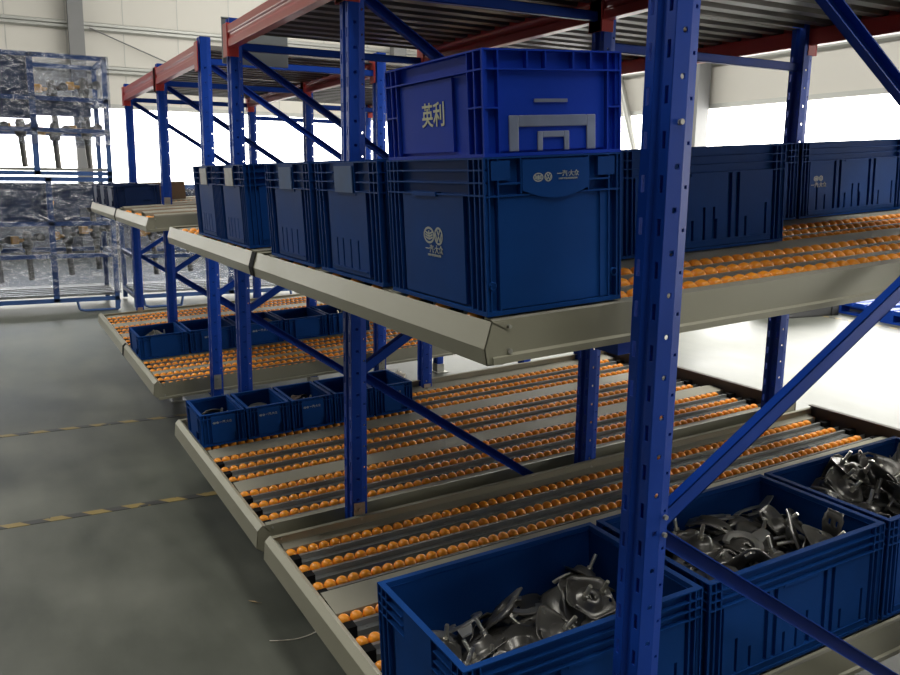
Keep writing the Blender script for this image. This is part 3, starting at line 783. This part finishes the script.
KIND = {'seat': [seat_plate_mesh(M['part'], 0), .0025], 'seat2': [seat_plate_mesh(M['part'], 2), .0025], 'shoe': [horseshoe_mesh(M['part_lt']), 0],
        'tongue': [tongue_mesh(M['part']), .003], 'tongue_br': [tongue_mesh(M['part_br']), .003]}
STUD = stud_mesh()
WORD = {'seat': 'domed seat plate', 'seat2': 'three-cornered seat plate', 'shoe': 'bright horseshoe bracket', 'tongue': 'dark tongue bracket', 'tongue_br': 'brownish tongue bracket'}
NAME = {'seat': 'seat_bracket', 'seat2': 'seat_bracket', 'shoe': 'horseshoe_bracket', 'tongue': 'tongue_bracket', 'tongue_br': 'tongue_bracket'}
def steel_part(kind, mw, label, group, scale=1.0):
    """one stamped part with its studs, placed by a 4x4 world matrix"""
    r = bpy.data.objects.new(NAME[kind], None); COL.objects.link(r); r.matrix_world = mw @ Matrix.Scale(scale, 4); r.empty_display_size = .02
    tag(r, label, 'bracket', group)
    p = bpy.data.objects.new('plate', KIND[kind][0]); COL.objects.link(p); p.parent = r
    if KIND[kind][1]: s_ = p.modifiers.new('thickness', 'SOLIDIFY'); s_.thickness = KIND[kind][1]; s_.offset = 0
    if kind in ('seat', 'seat2'):
        for q in (((.010, .0, .019),) if kind == 'seat' else ((-.009, .016, .018), (.039, -.026, .001))):
            t = bpy.data.objects.new('stud', STUD); COL.objects.link(t); t.parent = r; t.location = q
    return r
POSES = {
 'B0': [(1, 0.399, 0.095, 0.147, 0.554, 0.159, -0.179, -0.797), (0, 0.184, 0.187, 0.116, 0.02, 0, -0, -1), (3, 0.387, 0.357, 0.116, 0.044, -0.001, -0.017, 0.999), (0, 0.534, 0.224, 0.116, 0.402, 0, -0, 0.916), (0, 0.487, 0.298, 0.135, 0.971, -0.153, -0.03, 0.181), (3, 0.246, 0.274, 0.116, 0.998, -0.028, 0.003, -0.054), (1, 0.509, 0.021, 0.177, 0.704, -0.704, -0.062, -0.062), (0, 0.346, 0.222, 0.143, 0.161, -0.018, -0.032, 0.986), (3, 0.305, 0.325, 0.116, 0.353, 0.002, 0.005, 0.935), (0, 0.086, 0.145, 0.154, 0.274, 0.206, 0.051, 0.938), (2, 0.119, 0.334, 0.127, 0.017, -0.967, 0.247, 0.067), (1, 0.58, 0.155, 0.156, 0.736, -0.055, -0.662, 0.128), (2, 0.35, 0.335, 0.154, 0.023, 0.976, 0.206, -0.068), (2, 0.474, 0.356, 0.163, 0, 0.088, -0.878, 0.47), (3, 0.215, 0.329, 0.125, 0.287, 0.109, -0.266, -0.914), (1, 0.239, 0.181, 0.161, 0.052, 0.908, 0.409, 0.07), (2, 0.095, 0.299, 0.14, 0.026, -0.57, 0.815, 0.102), (1, 0.089, 0.288, 0.141, 0.472, 0.009, 0.085, -0.877), (0, 0.348, 0.163, 0.154, 0.502, 0.274, -0.115, 0.812), (1, 0.185, 0.244, 0.142, 0.524, 0.021, -0.271, -0.807), (2, 0.187, 0.341, 0.155, 0.282, 0.797, 0.531, -0.052), (0, 0.273, 0.304, 0.186, 0.103, -0.441, 0.802, -0.388), (0, 0.275, 0.091, 0.188, 0.221, 0.307, -0.922, 0.086), (0, 0.464, 0.271, 0.154, 0.302, -0.176, -0.21, 0.913), (3, 0.163, 0.114, 0.154, 0.228, -0.827, -0.511, -0.045), (0, 0.531, 0.336, 0.179, 0.893, -0.177, 0.293, -0.292), (0, 0.491, 0.152, 0.175, 0.059, 0.215, 0.962, -0.156), (3, 0.174, 0.054, 0.155, 0.24, -0.936, 0.221, 0.131), (3, 0.427, 0.243, 0.168, 0.518, 0.299, 0.327, -0.732), (1, 0.457, 0.211, 0.188, 0.886, 0.229, -0.083, 0.395)],
 'B1': [(3, 0.417, 0.328, 0.156, 0.957, 0.037, -0.009, -0.289), (2, 0.448, 0.157, 0.155, 0.925, -0, -0, -0.38), (3, 0.336, 0.296, 0.156, 0.942, -0.026, 0.01, -0.336), (0, 0.215, 0.178, 0.155, 0.987, 0, 0, -0.164), (1, 0.146, 0.325, 0.173, 0.987, -0.113, 0.061, -0.097), (3, 0.31, 0.245, 0.156, 0.974, 0.045, -0.007, -0.224), (3, 0.534, 0.049, 0.193, 0.296, -0.031, 0.955, 0.009), (1, 0.055, 0.344, 0.21, 0.576, 0.222, -0.542, -0.57), (1, 0.423, 0.094, 0.191, 0.025, 0.776, -0.591, -0.219), (2, 0.5, 0.186, 0.162, 0.993, -0.007, 0.079, 0.089), (0, 0.526, 0.229, 0.171, 0.598, 0.125, 0.054, 0.79), (3, 0.576, 0.108, 0.219, 0.03, -0.776, 0.037, 0.629), (2, 0.283, 0.346, 0.179, 0.167, 0.695, 0.687, -0.13), (0, 0.376, 0.262, 0.207, 0.178, -0.911, 0.369, -0.035), (2, 0.183, 0.239, 0.197, 0.004, 0.977, 0.079, -0.196), (2, 0.547, 0.335, 0.167, 0, -0.998, 0.004, 0.07), (2, 0.258, 0.053, 0.201, 0.149, 0.033, -0.872, 0.465), (1, 0.18, 0.267, 0.199, 0.21, -0.195, 0.022, -0.958), (0, 0.231, 0.346, 0.189, 0.548, -0.225, -0.161, -0.789), (0, 0.391, 0.196, 0.205, 0.649, 0.099, -0.082, 0.75), (3, 0.411, 0.35, 0.186, 0.989, -0.133, -0.037, 0.056), (0, 0.197, 0.154, 0.189, 0.921, 0.286, 0.023, -0.263), (3, 0.318, 0.325, 0.191, 0.693, -0.155, 0.143, 0.69), (0, 0.461, 0.197, 0.218, 0.706, 0.355, -0.04, 0.612), (3, 0.301, 0.08, 0.2, 0.124, 0.179, 0.956, 0.198), (2, 0.541, 0.146, 0.176, 0.831, 0.154, 0.145, 0.515), (2, 0.367, 0.336, 0.229, 0.163, 0.941, -0.297, -0.001), (3, 0.29, 0.206, 0.203, 0.525, -0.046, -0.091, 0.845), (0, 0.322, 0.101, 0.208, 0.603, -0.089, -0.173, -0.774), (0, 0.054, 0.077, 0.199, 0.808, 0.309, -0.501, 0.025), (3, 0.567, 0.32, 0.198, 0.021, -0.735, -0.646, 0.204), (3, 0.571, 0.199, 0.209, 0.302, -0.667, -0.677, 0.067), (0, 0.201, 0.224, 0.231, 0.141, 0.009, -0.107, 0.984), (0, 0.088, 0.086, 0.198, 0.959, 0.092, -0.246, 0.105), (3, 0.511, 0.32, 0.187, 0.792, -0.157, 0.033, 0.589), (1, 0.433, 0.123, 0.234, 0.417, -0.065, -0.82, -0.386), (3, 0.462, 0.13, 0.214, 0.406, -0.067, 0.445, -0.796), (3, 0.072, 0.211, 0.227, 0.342, 0.106, 0.932, -0.062), (2, 0.507, 0.337, 0.21, 0.034, -0.058, 0.193, 0.979), (3, 0.069, 0.27, 0.218, 0.47, 0.048, 0.027, -0.881), (3, 0.067, 0.159, 0.21, 0.922, 0.046, -0.383, -0.019), (2, 0.297, 0.178, 0.225, 0.004, 0.033, 0.16, -0.987), (0, 0.225, 0.063, 0.225, 0.169, 0.219, 0.519, 0.809), (2, 0.133, 0.348, 0.221, 0.128, -0.106, 0.399, 0.902), (0, 0.492, 0.065, 0.208, 0.376, 0.224, -0.191, 0.879), (3, 0.297, 0.288, 0.224, 0.871, 0.032, 0.053, -0.488)],
 'B2': [(3, 0.31, 0.173, 0.151, 0.367, -0.012, 0.037, -0.929), (0, 0.248, 0.237, 0.197, 0.063, -0.278, -0.955, -0.08), (1, 0.098, 0.099, 0.183, 0.624, 0.232, -0.013, -0.746), (0, 0.547, 0.127, 0.195, 0.205, -0.012, 0.15, 0.967), (0, 0.062, 0.319, 0.193, 0.261, -0.934, -0.221, 0.101), (1, 0.502, 0.065, 0.208, 0.049, 0.202, 0.364, -0.908), (3, 0.347, 0.298, 0.166, 0.491, -0.185, -0.159, 0.836), (1, 0.053, 0.126, 0.185, 0.828, 0.176, -0.378, -0.374), (2, 0.246, 0.162, 0.182, 0.424, 0.094, -0.096, 0.896), (0, 0.356, 0.385, 0.193, 0.592, 0.592, -0.387, 0.387), (0, 0.059, 0.221, 0.208, 0.858, -0.069, 0.348, 0.371), (0, 0.384, 0.348, 0.211, 0.774, 0.576, 0.05, 0.258), (0, 0.162, 0.167, 0.206, 0.208, 0.14, 0.014, 0.968), (2, 0.344, 0.164, 0.175, 0.469, -0.141, 0.024, -0.871), (1, 0.293, 0.153, 0.228, 0.359, 0.275, -0.878, -0.154), (3, 0.314, 0.041, 0.192, 0.093, -0.059, 0.973, 0.205), (0, 0.294, 0.357, 0.2, 0.545, 0.259, -0.54, 0.587), (1, 0.193, 0.262, 0.23, 0.655, 0.249, -0.188, 0.688), (0, 0.59, 0.239, 0.198, 0.705, 0.05, -0.705, -0.05), (0, 0.521, 0.257, 0.239, 0.092, -0.739, -0.423, -0.516), (1, 0.288, 0.233, 0.197, 0.787, 0.105, 0.046, 0.606), (2, 0.135, 0.289, 0.221, 0.093, -0.857, -0.36, 0.356), (2, 0.205, 0.319, 0.206, 0.939, -0.061, -0.071, -0.331), (1, 0.351, 0.095, 0.219, 0.913, 0.179, -0.028, -0.365), (0, 0.406, 0.139, 0.203, 0.412, -0.079, -0.072, 0.905), (2, 0.492, 0.326, 0.208, 0.157, 0.195, 0.139, -0.958), (3, 0.031, 0.039, 0.215, 0.222, -0.653, -0.206, -0.694), (2, 0.551, 0.215, 0.238, 0.383, -0.226, -0.5, 0.743), (1, 0.446, 0.208, 0.249, 0.262, 0.348, 0.893, -0.111), (0, 0.178, 0.318, 0.219, 0.996, 0.01, -0.037, -0.083), (1, 0.285, 0.306, 0.252, 0.249, 0.198, -0.154, 0.935), (0, 0.243, 0.079, 0.204, 0.621, 0.085, 0.104, 0.772), (0, 0.367, 0.302, 0.227, 0.92, 0.293, -0.26, 0), (0, 0.51, 0.163, 0.219, 0.438, 0.209, -0.219, -0.847), (2, 0.373, 0.199, 0.219, 0.235, -0.348, 0.052, 0.906), (1, 0.179, 0.021, 0.221, 0.128, -0.128, -0.695, -0.695), (3, 0.425, 0.319, 0.211, 0.362, 0.285, 0.73, -0.505), (0, 0.314, 0.217, 0.234, 0.266, 0.498, -0.007, 0.825)],
 'S0': [(3, 0.093, 0.171, 0.066, 0.85, 0.005, 0.003, 0.526), (1, 0.132, 0.09, 0.076, 0.353, 0.11, -0.078, 0.926), (3, 0.113, 0.236, 0.072, 0.976, -0.187, 0.036, -0.103)],
 'S1': [(3, 0.11, 0.129, 0.066, 0.092, -0.001, -0.007, 0.996), (3, 0.099, 0.057, 0.066, 1, -0.004, -0, 0.011), (3, 0.109, 0.229, 0.066, 0.227, 0.001, 0.006, 0.974)],
 'S2': [(3, 0.086, 0.162, 0.066, 0.932, -0.009, 0.004, -0.362), (4, 0.102, 0.215, 0.084, 0.433, -0.109, -0.095, -0.89), (1, 0.096, 0.082, 0.077, 0.755, 0.109, -0.086, 0.64)],
 'S3': [(4, 0.109, 0.113, 0.066, 0.945, -0.005, -0.002, 0.328), (3, 0.107, 0.024, 0.09, 0.783, -0.62, 0.038, 0.018), (1, 0.082, 0.226, 0.098, 0.318, 0.387, -0.854, -0.141)],
 'S4': [(1, 0.075, 0.133, 0.066, 0.902, -0, -0, 0.431), (3, 0.141, 0.13, 0.072, 0.678, -0.101, 0.138, -0.715), (4, 0.09, 0.059, 0.073, 0.01, -0.021, -0.228, 0.973)],
 'W0': [(1, 0.195, 0.2, 0.051, 1, -0, -0, -0.018), (3, 0.132, 0.314, 0.051, 0.825, 0.022, 0.017, 0.565), (0, 0.206, 0.322, 0.054, 0.966, -0.02, -0.035, -0.256), (3, 0.159, 0.087, 0.051, 0.763, 0.022, -0.017, -0.646), (1, 0.069, 0.09, 0.063, 0.949, 0.089, -0.092, -0.29), (0, 0.143, 0.274, 0.072, 0.682, 0.116, -0.205, 0.692), (0, 0.105, 0.196, 0.058, 0.327, 0.042, -0.051, -0.943)],
 'W1': [(0, 0.154, 0.26, 0.051, 0.092, -0, 0, -0.996), (1, 0.121, 0.115, 0.09, 0.218, -0.294, 0.929, 0.06), (3, 0.251, 0.184, 0.051, 0.737, 0.004, -0.004, -0.676), (3, 0.065, 0.208, 0.051, 0.545, 0.005, 0.008, 0.838), (1, 0.204, 0.045, 0.087, 0.363, -0.723, -0.495, -0.316), (3, 0.069, 0.277, 0.065, 0.822, -0.069, -0.092, -0.558), (1, 0.073, 0.155, 0.082, 0.756, -0.024, -0.225, 0.615)],
 'W2': [(0, 0.223, 0.109, 0.081, 0.061, 0.906, 0.224, 0.353), (3, 0.14, 0.305, 0.051, 0.368, -0.006, -0.015, 0.93), (0, 0.182, 0.257, 0.064, 0.804, 0.126, 0.008, 0.581), (3, 0.167, 0.141, 0.051, 0.763, -0.023, -0.018, 0.645), (0, 0.094, 0.169, 0.051, 0.285, -0, 0, 0.959), (1, 0.174, 0.086, 0.069, 0.043, -0.051, -0.127, 0.99), (0, 0.124, 0.108, 0.085, 0.771, 0.026, -0.185, -0.609)],
}

KK = ['seat', 'seat2', 'shoe', 'tongue', 'tongue_br']
from mathutils import Quaternion
def heap_mesh(W, D, z, seed, x0=.022):
    """the lower layers of the pile: a lumpy dark steel mass under the loose parts"""
    rnd = random.Random(seed); nx, ny = 26, 18; mb = MB(); vs = []; f = []
    for i in range(nx + 1):
        for j in range(ny + 1):
            x = x0 + (W - .022 - x0) * i / nx; y = .022 + (D - .044) * j / ny
            vs.append((x, y, max(.008, z - .012 + rnd.uniform(-.008, .004))))
    for i in range(nx):
        for j in range(ny): a = i * (ny + 1) + j; f.append((a, a + ny + 1, a + ny + 2, a + 1))
    e0 = [j for j in range(ny + 1)]; n0 = len(vs)
    for j in e0: vs.append((x0, vs[j][1], .008))
    for j in range(ny): f.append((j, j + 1, n0 + j + 1, n0 + j))
    mb.add(vs, f); return mb
WHERE = {'B0': 'in the big crate nearest the aisle', 'B1': 'in the middle big crate', 'B2': 'in the rightmost big crate'}
def side(x, y, W, D):
    a = 'left' if x < W * .36 else 'right' if x > W * .64 else 'centre'
    b = 'front' if y < D * .4 else 'back' if y > D * .62 else 'middle'
    return b + ' ' + a
def fill(key, c, W, D, where, group):
    base = Matrix.Translation(c.location) @ c.rotation_euler.to_matrix().to_4x4(); items = []
    for p in POSES[key]:
        k = KK[p[0]]; loc = Vector(p[1:4]); q = Quaternion(p[4:8]); up = (q @ Vector((0, 0, 1))).z
        t = 'flat' if up > .85 else 'tilted' if up > .45 else 'on edge' if up > -.4 else 'upside down'
        items.append([k, loc, q, '%s %s, %s' % (WORD[k], t, side(loc.x, loc.y, W, D))])
    for it in items:
        same = sorted([o for o in items if o[3] == it[3]], key=lambda o: -o[1].z)
        extra = '' if len(same) == 1 else (' topmost', ' second down', ' third down', ' fourth down', ' fifth down', ' sixth down', ' deepest')[min(6, same.index(it))]
        steel_part(it[0], base @ Matrix.Translation(it[1]) @ it[2].to_matrix().to_4x4(), '%s%s %s' % (it[3], extra, where), group)
for i, (c, z) in enumerate(zip(BIG, (.115, .155, .15))):
    h = heap_mesh(.61, .405, z, i, .16 if i == 0 else .022).build('bracket_heap', M['part']); h.location = c.location; h.rotation_euler = c.rotation_euler
    tag(h, 'lower layers of steel brackets filling ' + ('the big crate nearest the aisle end', 'the heaped middle big crate', 'the big crate at the right edge')[i], 'brackets', kind='stuff')
    fill('B%d' % i, c, .61, .405, WHERE['B%d' % i], 'stamped brackets in the big crates')
SW = ('in the leftmost small crate', 'in the second small crate', 'in the middle small crate', '', 'in the last small crate')
for i, c in enumerate(SMALL):
    if i == 3: continue
    h = heap_mesh(.2, .3, .065, 40 + i).build('bracket_heap', M['part']); h.location = c.location; h.rotation_euler = c.rotation_euler
    tag(h, 'lower layers of steel plates ' + SW[i], 'brackets', kind='stuff')
    fill('S%d' % i, c, .2, .3, SW[i], 'curved plates in the small crates')
for i in range(3):
    c = WIDE[(0, 2, 4)[i]]; h = heap_mesh(.3, .4, .05, 50 + i).build('bracket_heap', M['part']); h.location = c.location; h.rotation_euler = c.rotation_euler
    tag(h, 'lower layers of steel parts in the %s wide crate of the farther rack' % ('first', 'third', 'last')[i], 'brackets', kind='stuff')
    fill('W%d' % i, WIDE[(0, 2, 4)[i]], .3, .4, ('in the first wide crate of the farther rack', 'in the third wide crate of the farther rack', 'in the last wide crate of the farther rack')[i], 'parts in the wide crates')
#PARTS-END

# ------------------------------------------------------------------ wrapped racks of castings
def strut_thing(x, y, z, label, leg=.34, flip=1, group='struts in the wrapped racks'):
    r = thing('strut_casting', label, 'casting', (x, y, z), (0, 0, random.uniform(-.3, .3)), group)
    mb = MB().lathe([(.0, .10), (.035, .10), (.05, .06), (.045, 0), (.065, -.03), (.05, -.09), (.0, -.1)], (0, 0, 0), 'z', 12)
    mb.tube((0, 0, .0), (flip * .13, -.02, .03), .03, 10).tube((flip * .13, -.06, .03), (flip * .13, .05, .03), .045, 12)
    mb.build('hub', M['casting'], r)
    MB().tube((0, 0, -.08), (flip * .02, 0, -leg), .032, 10).build('leg', M['casting'], r)
    o = MB().box(-.14 * flip - .04, -.14 * flip + .04, -.05, .04, -.035, .05).tube((-.12 * flip, 0, 0), (-.02 * flip, 0, 0), .022, 8).build('bushing', M['amber'], r); bev(o, .008)
    return r
def wrapped_rack(label, x0, x1, y0, y1, z0, z1, mids, feet=True, sheets=(), film=True):
    r = thing('transport_rack', label, 'rack', (x0, y0, z0)); W, D, Z = x1 - x0, y1 - y0, z1 - z0
    t = .05; zb = .12 if feet else .02
    for xx in (0, W - t):
        for yy in (0, D - t): MB().box(xx, xx + t, yy, yy + t, zb - .1 if feet else 0, Z).build('post', M['blue_pale'], r)
    for m_ in mids: MB().box(m_ - x0 - .03, m_ - x0 + .03, 0, t, zb, Z).build('post', M['blue_pale'], r)
    for zz in (zb, Z - .04, zb + (Z - zb) * .36, zb + (Z - zb) * .62):
        fr = MB().box(0, W, 0, .04, zz, zz + .045).box(0, W, D - .04, D, zz, zz + .045).box(0, .04, 0, D, zz, zz + .045).box(W - .04, W, 0, D, zz, zz + .045)
        fr.build('rail', M['blue_pale'], r)
    for zz in (zb + .05,):
        for k in range(5): MB().box(.02, W - .02, .12 + k * (D - .2) / 5, .18 + k * (D - .2) / 5, zz, zz + .03).build('floor_slat', M['zinc'], r)
    for (a, b, c, d) in sheets: MB().box(a - x0, b - x0, .05, .06, c - z0, d - z0).build('side_sheet', M['sheet'], r)
    if feet:
        for fx in (.25, W - .3): MB().path([(fx - .15, .02, zb), (fx - .13, .02, .03), (fx - .08, .02, .015), (fx + .28, .02, .015), (fx + .3, .02, zb)], .014, 8).build('skid', M['blue_pale'], r)
    return r
def film_wrap(label, x0, x1, y0, y1, z0, z1):
    """wrinkled film hugging the rack on four sides"""
    random.seed(int(x0 * 100 + z0 * 10)); vs = []; f = []
    per = [(x0 - .02, y0 - .02), (x1 + .02, y0 - .02), (x1 + .02, y1 + .02), (x0 - .02, y1 + .02)]; pts = []
    for (a, b), (c, d) in zip(per, per[1:] + per[:1]):
        for i in range(14): pts.append((a + (c - a) * i / 14, b + (d - b) * i / 14, (b - d, c - a)))
    nz = 22; n = len(pts)
    for j in range(nz):
        for i, (x_, y_, nn) in enumerate(pts):
            L = math.hypot(*nn); wob = 0 if i % 14 == 0 else random.uniform(-.004, .018)
            vs.append((x_ + nn[0] / L * wob, y_ + nn[1] / L * wob, z0 + (z1 - z0) * j / (nz - 1)))
    for j in range(nz - 1):
        for i in range(n): f.append((j * n + i, j * n + (i + 1) % n, (j + 1) * n + (i + 1) % n, (j + 1) * n + i))
    mb = MB(); mb.add(vs, f, True)
    o = mb.build('stretch_film', M['film']); tag(o, label, 'plastic film'); return o
WY = 10.3
wrapped_rack('blue steel transport rack at the bottom of the wrapped stack', -.75, 1.26, WY, WY + 1.0, 0, 1.50, (.60,), True, ((-.7, .58, .98, 1.44), (.64, 1.2, 1.17, 1.44), (.64, .9, .98, 1.17)))
wrapped_rack('blue steel transport rack on top of the wrapped stack', -.75, 1.26, WY, WY + 1.0, 1.505, 2.80, (.50,), False, ((-.7, .47, 2.12, 2.76), (.53, 1.08, 2.16, 2.34)))
film_wrap('clear stretch film wrapped round the lower rack of the tall stack', -.75, 1.26, WY, WY + 1.0, .2, 1.46)
film_wrap('clear stretch film wrapped round the upper rack of the tall stack', -.75, 1.26, WY, WY + 1.0, 1.85, 2.81)
wrapped_rack('single blue transport rack seen behind the farther shelf uprights', 1.42, 3.75, WY, WY + 1.0, 0, 1.42, (2.55,), True, ((1.5, 2.5, 1.0, 1.35),))
film_wrap('clear stretch film wrapped round the single rack behind the shelves', 1.42, 3.75, WY, WY + 1.0, .2, 1.40)
for (x_, z_, lb, fl) in ((.72, 2.46, 'upper left', 1), (1.05, 2.50, 'upper right', 1), (.10, 2.02, 'lower far left', 1), (.38, 2.03, 'lower left', 1), (.72, 2.0, 'lower middle', 1), (1.05, 2.03, 'lower right', 1)):
    strut_thing(x_, WY + .35, z_, 'grey casting with amber bushing in the top rack, ' + lb, .42, fl)
for (x_, z_, lb, fl) in ((.05, .78, 'far left', 1), (.36, .80, 'left of the mid post', 1), (.78, .84, 'right of the mid post', 1), (1.08, .90, 'beside the right post', 1), (.74, 1.22, 'high, right of the mid post', 1), (1.06, 1.2, 'high, beside the right post', 1)):
    strut_thing(x_, WY + .35, z_, 'grey casting with amber bushing in the bottom rack, ' + lb, .45, fl)
for i, (x_, z_) in enumerate(((1.72, .86), (2.12, .88), (2.42, .86), (2.85, .88), (3.25, .86), (3.55, .88))):
    strut_thing(x_, WY + .35, z_, 'grey casting with a leg in the single wrapped rack, ' + ('leftmost', 'second from left', 'third from left', 'third from right', 'second from right', 'rightmost')[i], .5, 1, 'struts in the single wrapped rack')

# ------------------------------------------------------------------ pallets and crate near the right wall
def pallet(label, x, y, z, rz=0):
    r = thing('plastic_pallet', label, 'pallet', (x, y, z), (0, 0, rz))
    mb = MB()
    for i in range(7): mb.box(0, 1.0, i * .172, i * .172 + .14, .125, .15)
    for xx in (0, .42, .85):
        mb.box(xx, xx + .15, 0, 1.17, .1, .126).box(xx, xx + .15, 0, 1.17, 0, .02)
        for yy in (0, .5, 1.0): mb.box(xx + .002, xx + .148, yy, yy + .17, .02, .1)
    mb.build('deck_boards', M['blue'], r); return r
pallet('blue plastic pallet on the floor below the shelf, farther of two', 8.98, 6.15, 0, -.1)
p2 = pallet('blue plastic pallet on the floor at the right edge, nearer of two', 8.75, 4.85, 0, -.1)
o = thing('floor_crate', 'black open crate on the bright floor beside the blue pallets', 'crate', (8.05, 6.62, 0), (0, 0, -.08))
MB().box(0, .82, 0, .02, 0, .33).box(0, .82, .56, .58, 0, .33).box(0, .02, 0, .58, 0, .33).box(.8, .82, 0, .58, 0, .33).box(0, .82, 0, .58, 0, .02).box(.7, .712, -.012, 0, 0, .33).build('body', mat('black_crate', (.02, .02, .02), .5), o)

# ------------------------------------------------------------------ floor marks and litter
def tape(label, x0, x1, y, w_=.05, rz=0):
    o = MB().box(0, x1 - x0, -w_ / 2, w_ / 2, 0, .0015).build('floor_tape', M['tape']); o.location = (x0, y, 0); o.rotation_euler = (0, 0, rz)
    return tag(o, label, 'floor tape')
tape('yellow and black hazard tape across the floor, nearer of the two aisle strips', -1.6, 3.3, 4.035)
tape('yellow and black hazard tape across the floor, farther of the two aisle strips', -1.6, 3.3, 5.52)
tape('yellow and black hazard tape beside the blue pallets', 0, 3.0, 0, .07).location = (8.72, 4.6, 0)
bpy.context.view_layer.objects
for o in COL.objects:
    if o.name.startswith('floor_tape') and o['label'].endswith('pallets'): o.rotation_euler = (0, 0, math.radians(90)); o.location = (8.62, 4.6, 0)
lf = MB().add([(-.022, 0, .001), (0, -.007, .004), (.022, 0, .002), (0, .008, .0)], [(0, 1, 2, 3)]).add([(.022, 0, .002), (.034, .004, .002), (.033, .006, .001)], [(0, 1, 2)])
o = lf.build('dry_leaf', M['leaf']); o.location = (.75, 2.87, .002); o.rotation_euler = (0, 0, -.9)
sd = o.modifiers.new('t', 'SOLIDIFY'); sd.thickness = .001
tag(o, 'small dry leaf lying on the floor beside the nearest low shelf', 'leaf')
st = MB().path([(.725 + .16 * t, 2.58 - .03 * math.sin(t * 2.6), .003) for t in [i / 8 for i in range(9)]], .0018, 6).build('white_string', M['rag'])
tag(st, 'short white string lying on the floor under the nearest low shelf lip', 'string')
# white cloth caught beside the small crates
import bmesh
bm = bmesh.new(); bmesh.ops.create_icosphere(bm, subdivisions=3, radius=1)
for v in bm.verts:
    k = 1 + .28 * math.sin(5 * v.co.x + 2) * math.cos(6 * v.co.y) + .2 * math.sin(9 * v.co.z + 4 * v.co.x)
    v.co = Vector((v.co.x * .036 * k, v.co.y * .032 * k, max(-.026, v.co.z * .040 * k)))
me = bpy.data.meshes.new('cleaning_rag'); bm.to_mesh(me); bm.free(); me.materials.append(M['rag'])
for p in me.polygons: p.use_smooth = True
o = bpy.data.objects.new('cleaning_rag', me); COL.objects.link(o); o.location = Vector(shelf_pt(al2, 1.165, 4.06, .056))
tag(o, 'crumpled white rag lying over the shelf side behind the last small crate', 'rag')
